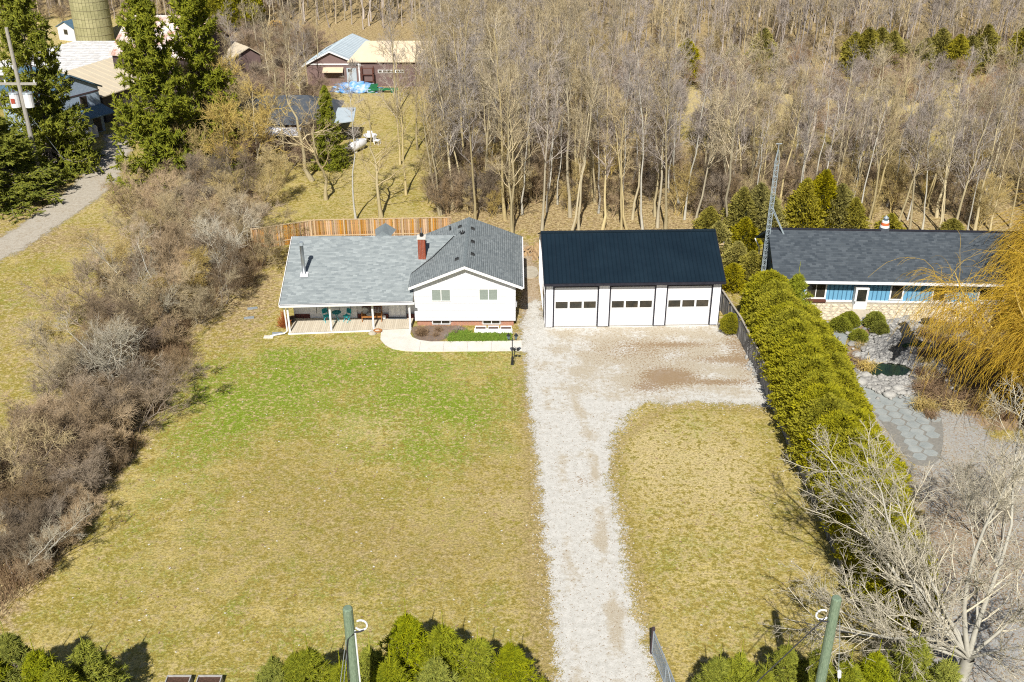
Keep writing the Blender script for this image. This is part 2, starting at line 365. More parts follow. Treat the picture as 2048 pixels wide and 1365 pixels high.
def nset(t): 
    n, l = t.nodes, t.links
    def noise(scale, detail=4, rough=.6, stretch=None, co=None):
        o = n.new('ShaderNodeTexNoise'); o.inputs['Scale'].default_value = scale; o.inputs['Detail'].default_value = detail; o.inputs['Roughness'].default_value = rough
        c = co if co is not None else tcg.outputs['Object']
        if stretch:
            mp = n.new('ShaderNodeMapping'); mp.inputs['Scale'].default_value = stretch; l.new(c, mp.inputs[0]); c = mp.outputs[0]
        l.new(c, o.inputs['Vector']); return o.outputs[0]
    def mr(x, a, b, c=0., d=1.):
        o = n.new('ShaderNodeMapRange'); o.inputs[1].default_value = a; o.inputs[2].default_value = b; o.inputs[3].default_value = c; o.inputs[4].default_value = d
        l.new(x, o.inputs[0]); return o.outputs[0]
    def mix(f, a, b):
        o = n.new('ShaderNodeMix'); o.data_type = 'RGBA'
        if isinstance(f, float): o.inputs[0].default_value = f
        else: l.new(f, o.inputs[0])
        for i, c in ((6, a), (7, b)):
            if isinstance(c, tuple): o.inputs[i].default_value = (*c, 1)
            else: l.new(c, o.inputs[i])
        return o.outputs[2]
    def mth(op, a, b=None):
        o = n.new('ShaderNodeMath'); o.operation = op
        for i, c in ((0, a), (1, b)):
            if c is None: continue
            if isinstance(c, (int, float)): o.inputs[i].default_value = c
            else: l.new(c, o.inputs[i])
        return o.outputs[0]
    def attr(nm):
        o = n.new('ShaderNodeAttribute'); o.attribute_name = nm; return o.outputs['Fac']
    tcg = n.new('ShaderNodeTexCoord')
    return noise, mr, mix, mth, attr

def ground_mat():
    m = bpy.data.materials.new('ground'); m.use_nodes = True; t = m.node_tree; n, l = t.nodes, t.links
    noise, mr, mix, mth, attr = nset(t); b = n['Principled BSDF']
    b.inputs['Roughness'].default_value = .95; b.inputs['Specular IOR Level'].default_value = .1
    big = noise(.22, 4, .6); pat = noise(.6, 6, .75, (1, .8, 1)); mid = noise(1.7, 6, .8); cl = noise(3.4, 4, .75); fine = noise(8, 4, .8); spk = noise(4.6, 3, .8)
    base = mix(mr(mid, .42, .58), (.315, .240, .052), (.47, .36, .105))
    base = mix(mr(big, .42, .62, 0, .6), base, (.300, .255, .045))
    ps = mth('ADD', mr(pat, .50, .62), mr(cl, .40, .60, -.5, .5)); base = mix(mr(ps, .2, .9, 0, .6), base, (.60, .48, .18))
    bp_ = mth('ADD', mr(noise(.16, 5, .65), .44, .60), mr(mid, .40, .60, -.4, .4)); base = mix(mr(bp_, .3, 1.1, 0, .55), base, (.58, .47, .19))
    pg = mth('ADD', mr(noise(.42, 6, .75), .52, .62), mr(cl, .40, .60, -.5, .5)); base = mix(mr(pg, .2, .8, 0, .4), base, (.22, .24, .028))
    g = mth('ADD', attr('green'), mr(pat, .38, .62, .30, -.30)); g = mth('ADD', g, mr(cl, .40, .60, -.30, .30)); g = mth('ADD', g, mr(mid, .40, .60, -.38, .38))
    base = mix(mr(g, .12, .62, 0, .88), base, (.165, .275, .006))
    s = mth('ADD', attr('straw'), mr(mid, .40, .60, -.45, .45))
    s = mth('ADD', s, mr(cl, .40, .60, -.35, .35))
    base = mix(mr(s, .15, .8, 0, .9), base, (.62, .50, .26))
    br = mth('ADD', attr('brown'), mr(mid, .40, .60, -.35, .35)); br = mth('ADD', br, mr(cl, .40, .60, -.25, .25))
    base = mix(mr(br, .05, .6, 0, .9), base, (.35, .26, .11))
    lf = mth('ADD', attr('leaf'), mr(mid, .40, .60, -.4, .4)); lfc = mix(mr(cl, .42, .58), (.30, .20, .10), (.52, .40, .22))
    lfc = mix(mr(spk, .53, .60, 0, .85), lfc, (.14, .09, .058))
    base = mix(mr(lf, .25, .7), base, lfc)
    base = mix(mr(cl, .53, .60, 0, .32), base, (.62, .52, .24))
    base = mix(mr(cl, .38, .48, .26, 0.), base, (.15, .125, .035))
    base = mix(mr(fine, .42, .50, .5, 0.), base, (.11, .10, .030))
    base = mix(mr(fine, .56, .64, 0, .5), base, (.66, .56, .30))
    base = mix(mr(spk, .63, .68, 0, .5), base, (.14, .10, .045))
    l.new(base, b.inputs['Base Color'])
    bp = n.new('ShaderNodeBump'); bp.inputs['Strength'].default_value = .75; bp.inputs['Distance'].default_value = .09
    l.new(mth('ADD', fine, cl), bp.inputs['Height']); l.new(bp.outputs[0], b.inputs['Normal'])
    return m
obj('ground', gm, ground_mat(), kind='structure')
# outer land beyond the detailed sheet, out to the horizon
ob = MB()
for (x0, x1, y0, y1) in ((-2000, -110, -1500, 2500), (110, 2000, -1500, 2500), (-110, 110, -1500, 12), (-110, 110, 212, 2500)):
    ob.add([(x0, y0, 0), (x1, y0, 0), (x1, y1, 0), (x0, y1, 0)], [(0, 1, 2, 3)])
ob.build('ground', bpy.data.materials['ground'], kind='structure')

def patch(name, poly, z, m, st=.25, amp=.35, extra=None):
    """sheet with a frayed border: the material thins out where distance to the border is below a noise"""
    P = np.array(poly); x0, y0 = P.min(0) - amp - .3; x1, y1 = P.max(0) + amp + .3
    x0, x1 = max(x0, -95), min(x1, 95); y0, y1 = max(y0, 14), min(y1, 205)
    X, Y, Q = ground_grid(x0, x1, y0, y1, st)
    sd = sd_poly(P, X, Y).ravel()
    keep = (sd[Q] > -amp - .1).any(1); Q = Q[keep]
    used = np.unique(Q); rm = np.zeros(len(sd), int); rm[used] = np.arange(len(used))
    V = np.stack([X.ravel()[used], Y.ravel()[used], np.full(len(used), z)], 1)
    me = mesh_np(name, V, quads=rm[Q])
    a = me.attributes.new('sd', 'FLOAT', 'POINT'); a.data.foreach_set('value', (sd[used] / amp).astype(np.float32))
    if extra:
        for nm, fn in extra.items():
            a = me.attributes.new(nm, 'FLOAT', 'POINT'); a.data.foreach_set('value', np.clip(fn(V[:, 0], V[:, 1]), 0, 1.3).astype(np.float32))
    return obj(name, me, m, kind='structure')

def patch_mat(name, c1, c2, c3, tan=None, specks=(.2, .15, .1), fine_s=14, bump=.4, soft=.14):
    m = bpy.data.materials.new(name); m.use_nodes = True; t = m.node_tree; n, l = t.nodes, t.links
    noise, mr, mix, mth, attr = nset(t); b = n['Principled BSDF']
    b.inputs['Roughness'].default_value = .95; b.inputs['Specular IOR Level'].default_value = .1
    big = noise(.7, 4); mid = noise(3, 5, .7); fine = noise(fine_s, 4, .8); sp = noise(7.3, 2, .9)
    base = mix(mr(mid, .36, .64), c1, c2)
    if tan:
        k = mth('ADD', attr('tan'), mr(mid, .34, .66, -.4, .3)); k = mth('ADD', k, mr(big, .36, .64, -.35, .2)); base = mix(mr(k, .2, .9, 0, .9), base, tan)
    base = mix(mr(fine, .55, .72, 0, .8), base, c3)
    base = mix(mr(fine, .26, .42, .8, 0.), base, tuple(x * .42 for x in c1))
    if specks:
        base = mix(mr(sp, .62, .68, 0, .85), base, specks)
        lf = mth('ADD', attr('litter'), mr(sp, .3, .7, -.6, .6)); base = mix(mr(lf, .35, .6, 0, .8), base, (.25, .16, .08))
    l.new(base, b.inputs['Base Color'])
    bp = n.new('ShaderNodeBump'); bp.inputs['Strength'].default_value = bump; bp.inputs['Distance'].default_value = .05
    l.new(fine, bp.inputs['Height']); l.new(bp.outputs[0], b.inputs['Normal'])
    e = mth('ADD', attr('sd'), mr(noise(1.1, 5, .7), .3, .7, -.8, .8)); e = mth('ADD', e, mr(noise(18, 3, .85), .35, .65, -.55, .55)); e = mth('ADD', e, mr(noise(4.5, 3, .8), .3, .7, -.5, .5))
    al = mr(e, -soft, soft)
    tr = n.new('ShaderNodeBsdfTransparent'); ms = n.new('ShaderNodeMixShader')
    l.new(al, ms.inputs[0]); l.new(tr.outputs[0], ms.inputs[1]); l.new(b.outputs[0], ms.inputs[2]); l.new(ms.outputs[0], n['Material Output'].inputs[0])
    return m
drive = poly_at([(1046, 640), (1060, 600), (1075, 600), (1085, 630), (1092, 652), (1440, 648), (1470, 655), (1500, 700), (1530, 765), (1545, 815), (1480, 808), (1380, 805), (1330, 808), (1285, 805), (1250, 835),
                 (1225, 880), (1216, 960), (1236, 1030), (1246, 1100), (1262, 1200), (1290, 1290), (1318, 1365), (1345, 1460), (1120, 1460), (1112, 1280), (1104, 1180), (1085, 1050), (1076, 920), (1064, 840), (1054, 770), (1052, 712), (1040, 702), (1040, 662)])
def f_tan(x, y):
    r = 1.0 * np.exp(-((y - 60.0) / 5.6) ** 4 - ((x - 9.6) / 7.6) ** 4)
    cx = np.interp(y, [30, 36, 42, 48, 55], [4.3, 4.3, 4.25, 4.3, 3.6])
    r += 1.25 * np.exp(-((x - cx - .3) / .40) ** 2) * (y < 56) * (.62 + .38 * np.sin(y * 1.1)) + .8 * np.exp(-((x - cx + 1.5) / .32) ** 2) * (y < 56) * (.5 + .5 * np.sin(y * .8 + 1)) + .35 * np.sin(x * 1.3 + y * .9) * np.sin(y * 1.7 - x * .6)
    return r
def f_lit(x, y):
    return 1.1 * blob(x, y, 1340, 752, 1.6, .8) + .9 * blob(x, y, 1440, 765, 2.0, .4) + .7 * blob(x, y, 1290, 775, 1.0, .6) + .7 * blob(x, y, 1440, 720, 1.6, .5) + .6 * blob(x, y, 1360, 690, 2.5, .35) + .6 * blob(x, y, 1480, 700, 1, 4) + .5 * blob(x, y, 1330, 760, 1.5, 1.5) + .45 * blob(x, y, 1280, 700, 4, 2) + .4 * blob(x, y, 1165, 960, .5, .6)
gravel = patch_mat('gravel', (.56, .545, .505), (.45, .435, .395), (.70, .69, .65), tan=(.40, .345, .255), fine_s=15)
patch('gravel_driveway', drive, .014, gravel, .2, .5, {'tan': f_tan, 'litter': f_lit})
zero = lambda x, y: x * 0
dirt = patch_mat('dirt', (.44, .36, .26), (.34, .27, .18), (.55, .48, .37), tan=(.5, .42, .3))
patch('dirt_path', poly_at([(1040, 480), (1066, 500), (1078, 560), (1090, 655), (1046, 660), (1040, 610), (1052, 560)]), .008, dirt, .25, .5, {'tan': zero, 'litter': lambda x, y: x * 0 + .35})
lane_m = patch_mat('lane_gravel', (.44, .40, .33), (.36, .32, .26), (.54, .5, .43), tan=(.34, .28, .2), fine_s=8)
patch('farm_lane', poly_at([(-260, 590), (-60, 505), (0, 476), (60, 438), (150, 368), (200, 312), (215, 290), (205, 270), (250, 265), (262, 300), (235, 360), (195, 398), (100, 462), (40, 502), (0, 522), (-60, 562), (-240, 680)]), .010, lane_m, .35, .5, {'tan': lambda x, y: x * 0 + .25, 'litter': zero})
mulch = patch_mat('mulch', (.15, .115, .095), (.20, .15, .12), (.30, .24, .19), tan=(.1, .08, .07), specks=(.42, .28, .15))
patch('mulch_bed', poly_at([(822, 655), (860, 652), (905, 650), (930, 655), (935, 662), (900, 672), (870, 688), (845, 688), (826, 674)]), .010, mulch, .15, .25, {'tan': zero, 'litter': lambda x, y: x * 0 + .2})
yard = patch_mat('pale_gravel', (.36, .36, .345), (.26, .26, .25), (.52, .51, .48), tan=(.38, .335, .26))
patch('neighbour_yard', poly_at([(1710, 770), (1800, 770), (1900, 800), (1990, 880), (2200, 900), (2300, 1450), (1830, 1450), (1850, 1250), (1840, 1100), (1830, 1000), (1810, 930), (1740, 840)]), .008, yard, .3, .8,
      {'tan': lambda x, y: .3 + .5 * blob(x, y, 1950, 1000, 5, 4), 'litter': lambda x, y: .25 + .4 * blob(x, y, 1900, 1100, 5, 4)})
patch('garden_soil', poly_at([(1690, 650), (1760, 640), (1900, 640), (2090, 650), (2150, 860), (1950, 860), (1860, 800), (1780, 790), (1730, 770), (1690, 720), (1700, 690)]), .006,
      patch_mat('garden_soil', (.34, .25, .16), (.25, .17, .11), (.46, .38, .26), tan=(.30, .27, .1), fine_s=8), .3, .5, {'tan': lambda x, y: x * 0 + .35, 'litter': lambda x, y: x * 0 + .3})

# walks with real edges
def walk(name, pts, z0, z1, m, bev=.0):
    b = MB(); b.ext([(p[0], p[1], z0) for p in pts][::1], (0, 0, z1 - z0)); return b.build(name, m, kind='structure')
def smooth_loop(pts, it=2):
    for _ in range(it):
        q = []
        for i in range(len(pts)):
            a, b = pts[i], pts[(i + 1) % len(pts)]
            q += [(.75 * a[0] + .25 * b[0], .75 * a[1] + .25 * b[1]), (.25 * a[0] + .75 * b[0], .25 * a[1] + .75 * b[1])]
        pts = q
    return pts
yard_paving = MB().ext([(p[0], p[1], -.05) for p in smooth_loop([at(*q)[:2] for q in ((1705, 775), (1790, 778), (1870, 800), (1890, 860), (1880, 930), (1830, 935), (1800, 900), (1760, 840))], 2)], (0, 0, .07)).build('garden_paving', mat('paving_joint', (.26, .25, .225), (.17, .165, .15), 5, .95), kind='structure')
rf2 = random.Random(12); zone_ = [at(*q)[:2] for q in ((1712, 782), (1788, 784), (1862, 806), (1878, 860), (1868, 924), (1832, 928), (1806, 896), (1768, 838))]
gx = 20.0
while gx < 28:
    gy = 47.0
    while gy < 57.5:
        cx_, cy_ = gx + rf2.uniform(-.04, .04), gy + (.36 if int(round((gx - 20) / .74)) % 2 else 0) + rf2.uniform(-.04, .04)
        if sd_poly(zone_, np.array([cx_]), np.array([cy_]))[0] > .05:
            ps_ = [(cx_ + .46 * math.cos(t) * rf2.uniform(.86, 1.0), cy_ + .40 * math.sin(t) * rf2.uniform(.86, 1.0), .015) for t in np.linspace(0, 2 * math.pi, 7)[:-1]]
            MB().ext(ps_, (0, 0, rf2.uniform(.015, .045))).build('flagstone', 'flagstone', yard_paving)
        gy += .72
    gx += .74
wpts = [(-9.05, 63.79), (-9.0, 63.0), (-8.95, 62.3), (-8.55, 61.55), (-8.0, 61.0), (-7.1, 60.7), (-5.9, 60.62), (.66, 60.72), (.66, 62.12), (-2.0, 62.04), (-4.2, 62.0), (-5.5, 61.98), (-6.3, 62.2), (-6.8, 62.6), (-6.98, 63.1), (-7.0, 63.79)]
walk('front_walk', wpts, -.05, .055, 'concrete')
wj = MB()
for xx in (-6.2, -4.6, -3.0, -1.4): wj.box(xx, xx + .02, 60.64, 61.98, .050, .0585)
wj.build('walk_joints', 'mortar', kind='structure')
walk('garden_path', smooth_loop([at(*p)[:2] for p in ((1683, 628), (1738, 628), (1735, 645), (1700, 668), (1688, 690), (1700, 730), (1740, 775), (1790, 800), (1700, 812), (1670, 760), (1655, 715), (1650, 690), (1668, 665), (1680, 645))], 2), -.05, .04, 'flagstone')

# ------------------------------------------------------------------ main house
o = (-6, 66, 0)
H = thing('house', 'white split-level house with grey shingle roof, brick chimney and covered front porch', 'house', o)
YW = 64.3
wall = MB(o)
wall.ext([(-6.72, YW, .46), (.23, YW, .46), (.23, YW, 3.28), (-3.2, YW, 4.62), (-6.72, YW, 3.22)], (0, 8.2, 0))
WO = wall.build('wall', 'white_siding', H)
zz = .47
while zz < 3.1:      # lap boards of the front
    z2 = min(zz + .265, 3.14)
    MB(o).hexa([(-6.735, YW - .05, zz), (.245, YW - .05, zz), (.245, YW, zz), (-6.735, YW, zz)],
               [(-6.735, YW - .012, z2), (.245, YW - .012, z2), (.245, YW, z2), (-6.735, YW, z2)]).build('siding_board', 'white_siding', WO)
    zz += .268
for i in range(24):  # board and batten gable
    xb = -6.4 + i * .27
    top = 4.52 - abs(xb + 3.2) * .42
    if top > 3.3: MB(o).box(xb - .03, xb + .03, YW - .03, YW - .001, 3.17, top - .02).build('batten', 'white_siding', WO)
# foundation brick: individual courses
found = MB(o); found.box(-6.6, .12, YW + .14, YW + 8, 0, .46); FO = found.build('foundation', 'mortar', H)
bk = MB(o)
for r_ in range(6):
    x = -6.6 - .1 * (r_ % 2)
    while x < .1:
        x2 = min(x + .2, .12)
        xa = max(x, -6.6)
        skip = any(a < (xa + x2) / 2 < b and r_ >= 2 for a, b in ((-5.6, -4.25), (-2.1, -.75)))
        if not skip and x2 - xa > .03: bk.box(xa, x2 - .012, YW + .118, YW + .139, r_ * .077 + .003, r_ * .077 + .068)
        x += .212
bk.build('bricks', 'brick_sun', FO, kind='stuff')
for a, b in ((-5.5, -4.34), (-2.0, -.86)): window(H, o, a, b, .17, .44, YW + .115, fr=.05, mull=1)
for a, b, c, d in ((-5.48, -4.25, 2.02, 2.84), (-2.22, -1.01, 2.08, 2.88)): window(H, o, a, b, c, d, YW - .03, glass='blind', fr=.05)
# main roof
RZ, LX, RX, YF, YB = 4.78, -7.03, .71, 63.88, 72.7
lz, rz = 3.2, 3.25
rf = MB((o[0], o[1], .03)); rf.slab((LX, YF, lz), (-3.2, YF, RZ), (-3.2, YB, RZ), (LX, YB, lz), .12); rf.slab((-3.2, YF, RZ), (RX, YF, rz), (RX, YB, rz), (-3.2, YB, RZ), .12)
RO = rf.build('roof', 'white_trim', H)
shingles((LX - .03, YB + .03, lz), (LX - .03, YF - .03, lz), (-3.2, YF - .03, RZ), (-3.2, YB + .03, RZ), o, RO, seed=3)
shingles((RX + .03, YF - .03, rz), (RX + .03, YB + .03, rz), (-3.2, YB + .03, RZ), (-3.2, YF - .03, RZ), o, RO, seed=4)
rc = MB(o)
for i in range(34): rc.add([(-3.36, YF + i * .26 - .03, RZ - .045), (-3.2, YF + i * .26 - .03, RZ + .04), (-3.04, YF + i * .26 - .03, RZ - .045), (-3.36, YF + i * .26 + .26, RZ - .06), (-3.2, YF + i * .26 + .26, RZ + .025), (-3.04, YF + i * .26 + .26, RZ - .06)], [(0, 1, 4, 3), (1, 2, 5, 4)])
rc.build('ridge_cap', 'ridge_shingle', RO, kind='stuff')
# rake boards
for a, b, c, d in ((LX, lz, -3.2, RZ), (-3.2, RZ, RX, rz)):
    MB(o).hexa([(a, YF - .06, b - .20), (c, YF - .06, d - .20), (c, YF - .005, d - .20), (a, YF - .005, b - .20)], [(a, YF - .06, b - .01), (c, YF - .06, d - .01), (c, YF - .005, d - .01), (a, YF - .005, b - .01)]).build('rake_board', 'white_trim', RO)
gt = MB(o)
gt.box(RX + .01, RX + .12, YF, YB, rz - .14, rz - .03); gt.build('gutter', 'white_trim', RO)
st = MB(o)
for i in range(24): st.box(RX - .02, RX + .1, YF + .3 + i * .36, YF + .38 + i * .36, rz - .02, rz + .02)
st.build('gutter_clips', 'white_trim', RO, kind='stuff')
def roofz(x): return RZ - abs(x + 3.2) * (1.58 / 3.83 if x < -3.2 else 1.53 / 3.91)
for vx, vy in ((-3.84, 71.4), (-2.86, 70.7), (-2.78, 68.35), (-2.72, 66.2), (-3.8, 65.5)):
    z = roofz(vx); sgn = 1 if vx < -3.2 else -1; s = .41 * sgn
    vt = MB(o); vt.hexa([(vx - .15, vy - .17, z - .15 * s), (vx + .15, vy - .17, z + .15 * s), (vx + .15, vy + .17, z + .15 * s), (vx - .15, vy + .17, z - .15 * s)],
                        [(vx - .12, vy - .13, z - .12 * s + .12), (vx + .12, vy - .13, z + .12 * s + .12), (vx + .12, vy + .13, z + .12 * s + .12), (vx - .12, vy + .13, z - .12 * s + .12)])
    vt.build('roof_vent', 'black_iron', RO)
wv = MB(o)  # turbine vent with fins
for k in range(6):
    a = k * math.pi / 3; wv.hexa([(-3.62 - .02, 69.8 - .02, 4.6), (-3.62 + .02, 69.8 - .02, 4.6), (-3.62 + .02, 69.8 + .02, 4.6), (-3.62 - .02, 69.8 + .02, 4.6)], [(-3.62 + .22 * math.cos(a) - .02, 69.8 + .22 * math.sin(a), 4.82), (-3.62 + .22 * math.cos(a) + .02, 69.8 + .22 * math.sin(a), 4.82), (-3.62 + .2 * math.cos(a + .5), 69.8 + .2 * math.sin(a + .5), 4.86), (-3.62 + .2 * math.cos(a + .45), 69.8 + .2 * math.sin(a + .45), 4.88)])
wv.build('turbine_vent', 'black_iron', RO)
MB(o).tube([(-4.57, 71.5, 4.15), (-4.57, 71.5, 4.55)], .06, 8).build('vent_pipe', 'black_iron', RO)
# side wall dark trim (meter) on the right wall
MB(o).box(.24, .34, 64.9, 65.15, 1.2, 1.55).build('meter_box', 'white_plastic', H)
MB(o).box(-6.9, -6.73, 64.9, 65.6, 2.55, 3.0).build('side_glass_panel', 'glass', H)  # dark sheet painting the wall's shade below the eave

# porch wing
E1, E2, G1, G2 = (-15.66, 62.87, 2.42), (-6.6, 63.42, 2.40), (-15.9, 69.9, 4.42), (-4.1, 70.1, 4.44)
E2x = (-4.1, 63.57, 2.40)
wr = MB((o[0], o[1], .06)); wr.slab(E1, (-6.76, 63.41, 2.4), (-6.76, 70.05, 4.43), G1, .12); wr.slab((-6.76, 64.5, 2.72), (-4.2, 64.6, 2.74), (-4.1, 70.1, 4.44), (-6.76, 70.05, 4.43), .12)
wr.slab(G1, G2, (-4.1, 73.0, 3.2), (-16.0, 73.0, 3.2), .12)
WR = wr.build('wing_roof', 'white_trim', H)
shingles(E1, (-6.76, 63.41, 2.4), (-6.76, 70.05, 4.43), G1, o, WR, seed=5)
shingles((-6.76, 64.62, 2.775), (-4.1, 64.7, 2.79), G2, (-6.76, 70.05, 4.43), o, WR, seed=6)
wg = MB(o); wg.hexa([(-15.68, 62.76, 2.20), (-6.62, 63.30, 2.18), (-6.62, 63.42, 2.18), (-15.68, 62.88, 2.20)], [(-15.68, 62.74, 2.36), (-6.62, 63.28, 2.34), (-6.62, 63.40, 2.34), (-15.68, 62.86, 2.36)])
wg.build('gutter', 'white_trim', WR)
wg2 = MB(o); wg2.hexa([(-15.64, 62.78, 2.362), (-6.64, 63.32, 2.342), (-6.64, 63.39, 2.342), (-15.64, 62.85, 2.362)], [(-15.64, 62.78, 2.372), (-6.64, 63.32, 2.352), (-6.64, 63.39, 2.352), (-15.64, 62.85, 2.372)])
wg2.build('gutter_inside', 'slate', WR)
rk = MB(o); rk.hexa([(-15.74, 62.85, 2.22), (-15.70, 62.85, 2.22), (-15.94, 69.9, 4.2), (-15.98, 69.9, 4.2)], [(-15.74, 62.85, 2.42), (-15.70, 62.85, 2.42), (-15.94, 69.9, 4.41), (-15.98, 69.9, 4.41)])
rk.build('rake_board', 'white_trim', WR)
pk = MB(o); pk.add([(-9.95, 70.4, 4.2), (-8.85, 70.4, 4.2), (-9.4, 70.35, 4.62), (-9.4, 72.0, 4.62), (-10.2, 72.0, 4.1), (-8.6, 72.0, 4.1)], [(0, 1, 2), (0, 2, 3, 4), (1, 5, 3, 2)]); pk.build('rear_gable', 'ridge_shingle', WR)
# flue with storm collar
fl = MB(o); fl.tube([(-14.43, 65.8, 3.1), (-14.43, 65.8, 5.5)], .13, 12); FL = fl.build('stove_flue', 'steel', WR, smooth=True)
MB(o).tube([(-14.43, 65.8, 5.5), (-14.43, 65.8, 5.72)], [.19, .15], 12).build('flue_cap', 'galv', FL)
MB(o).hexa([(-14.7, 65.5, 3.22), (-14.16, 65.5, 3.22), (-14.16, 66.0, 3.37), (-14.7, 66.0, 3.37)], [(-14.6, 65.6, 3.32), (-14.26, 65.6, 3.32), (-14.26, 65.95, 3.42), (-14.6, 65.95, 3.42)]).build('flashing', 'white_metal', FL)
# chimney
cb = MB(o); cx0, cx1, cy0, cy1 = -6.62, -6.1, 67.5, 68.05
cb.box(cx0 + .015, cx1 - .015, cy0 + .015, cy1 - .015, 3.3, 5.2); CHM = cb.build('chimney', 'mortar', H)
bb = MB(o)
for r_ in range(24):
    z = 3.35 + r_ * .077
    for (xa, xb, ya, yb) in ((cx0, cx1, cy0, cy0 + .02), (cx0, cx1, cy1 - .02, cy1)):
        x = xa - .1 * (r_ % 2)
        while x < xb - .02:
            a_, b_ = max(x, xa), min(x + .2, xb)
            if b_ - a_ > .03: bb.box(a_, b_ - .01, ya, yb, z, z + .066)
            x += .21
    for (xa, xb) in ((cx0 - .001, cx0 + .02), (cx1 - .02, cx1 + .001)):
        y = cy0 + .03 - .1 * (r_ % 2)
        while y < cy1 - .05:
            a_, b_ = max(y, cy0 + .022), min(y + .2, cy1 - .022)
            if b_ - a_ > .03: bb.box(xa, xb, a_, b_ - .01, z, z + .066)
            y += .21
bb.build('bricks', 'brick', CHM, kind='stuff')
MB(o).box(cx0 - .05, cx1 + .05, cy0 - .05, cy1 + .05, 5.2, 5.32).build('chimney_cap', 'concrete', CHM)
MB(o).tube([(-6.36, 67.78, 5.32), (-6.36, 67.78, 5.55)], .13, 8).build('flue_liner', 'black_iron', CHM)
MB(o).tube([(-6.36, 67.78, 5.55), (-6.36, 67.78, 5.95)], .05, 6).build('vent_pipe', 'steel', CHM)
vf = MB(o); vf.tube([(-7.0, 66.05, 3.24), (-5.6, 67.5, 3.83), (-4.2, 69.95, 4.42)], .035, 5); vf.build('valley_flashing', 'black_iron', RO)
cf = MB(o); cf.box(cx0 - .04, cx1 + .04, cy0 - .06, cy0 - .02, 3.3, 3.62).build('flashing', 'black_iron', CHM)
# wing wall, porch
pw = MB(o); pw.ext([(-15.3, 65.3, .05), (-6.73, 65.5, .05), (-6.73, 65.5, 2.9), (-15.3, 65.3, 2.9)], (0, 7, 0)); PW = pw.build('porch_wall', 'white_siding', H)
gw = MB(o); gw.ext([(-15.34, 65.3, .0), (-15.34, 72.6, .0), (-15.34, 72.6, 3.0), (-15.34, 69.9, 4.25), (-15.34, 65.3, 2.95)], (.1, 0, 0)); gw.build('gable_wall', 'white_siding', H)
for a, b in ((-13.7, -12.96), (-12.1, -11.33)): window(H, o, a, b, .5, 1.75, 65.33, fr=.04, mull=0)
for a, b, z in ((-15.28, -14.2, .42), (-10.86, -10.2, .45), (-10.2, -9.55, .45), (-8.98, -8.7, .45), (-7.38, -6.74, .45)):
    pb = MB(o)
    for r_ in range(5):
        x = a - .1 * (r_ % 2)
        while x < b:
            if min(x + .2, b) - max(x, a) > .03: pb.box(max(x, a), min(x + .2, b) - .01, 65.25, 65.3 + .03, .07 + r_ * .078, .07 + r_ * .078 + .068)
            x += .21
    pb.build('brick_panel', 'brick_dark', PW, kind='stuff')
for a, b in ((-14.2, -10.9),):
    for k in range(7): MB(o).box(a, b, 65.27, 65.34, .1 + k * .3, .1 + k * .3 + .285).build('siding_board', 'white_siding', PW)
dr = MB(o).box(-8.65, -7.45, 65.30, 65.42, .17, 2.2).build('front_door', 'white_door', H)
for k in range(3): MB(o).box(-8.5 + k * .36, -8.24 + k * .36, 65.285, 65.299, .4, 2.0).build('door_panel', 'white_trim', dr)
MB(o).box(-8.7, -7.4, 65.1, 65.29, .171, .21).build('door_mat', 'slate', H)
dk = MB(o); dk.ext([(-15.35, 63.12, 0), (-6.95, 63.82, 0), (-6.95, 65.5, 0), (-15.35, 65.3, 0)], (0, 0, .12)); DK = dk.build('porch_deck', 'wood_cap', H)
for i in range(62):
    x = -15.34 + i * .1355; yf = 63.12 + (x + 15.35) * .0833 - .03
    MB(o).box(x, x + .128, yf, 65.26, .122, .15).build('deck_board', 'deck', DK)
MB(o).hexa([(-15.36, 63.04, .0), (-9.2, 63.55, .0), (-9.2, 63.58, .0), (-15.36, 63.07, .0)], [(-15.36, 63.04, .11), (-9.2, 63.55, .11), (-9.2, 63.58, .11), (-15.36, 63.07, .11)]).build('deck_skirt', 'white_trim', DK)
for px_, py_ in ((-15.25, 63.15), (-12.43, 63.38), (-9.55, 63.62), (-7.03, 63.72)):
    MB(o).box(px_ - .06, px_ + .06, py_ - .02, py_ + .1, .0, 2.3).build('porch_post', 'white_trim', H)
MB(o).tube([(-15.5, 62.85, 2.2), (-15.45, 63.1, 2.0), (-15.42, 63.15, .25), (-15.6, 63.05, .12), (-16.5, 62.75, .07)], .055, 6).build('downspout', 'white_trim', H)
MB(o).box(-16.95, -16.3, 62.5, 62.85, 0, .06).build('splash_block', 'concrete', H)

# ------------------------------------------------------------------ garage (local frame)
GA = thing('garage', 'long white three-door garage with black metal roof', 'garage', (2.3, 64.15, 0), math.radians(1.75))
W_, D_, WH, RDG = 12.1, 8.2, 3.55, 5.42
doors = [(.60, 3.58), (4.48, 7.50), (8.40, 11.42)]
gwm = MB(); xs = [0] + [v for d in doors for v in d] + [W_]
for i in range(0, 8, 2): gwm.box(xs[i], xs[i + 1], 0, .15, 0, WH)
for a, b in doors: gwm.box(a, b, 0, .15, 3.05, WH)
gwm.box(0, .15, .15, D_, 0, WH).box(W_ - .15, W_, .15, D_, 0, WH).box(.15, W_ - .15, D_ - .15, D_, 0, WH)
gwm.ext([(0, 0, WH), (0, D_, WH), (0, D_ / 2, RDG - .12)], (.15, 0, 0)); gwm.ext([(W_ - .15, 0, WH), (W_ - .15, D_, WH), (W_ - .15, D_ / 2, RDG - .12)], (.15, 0, 0))
GW = gwm.build('wall', 'white_metal', GA)
x = .08
rb = MB()
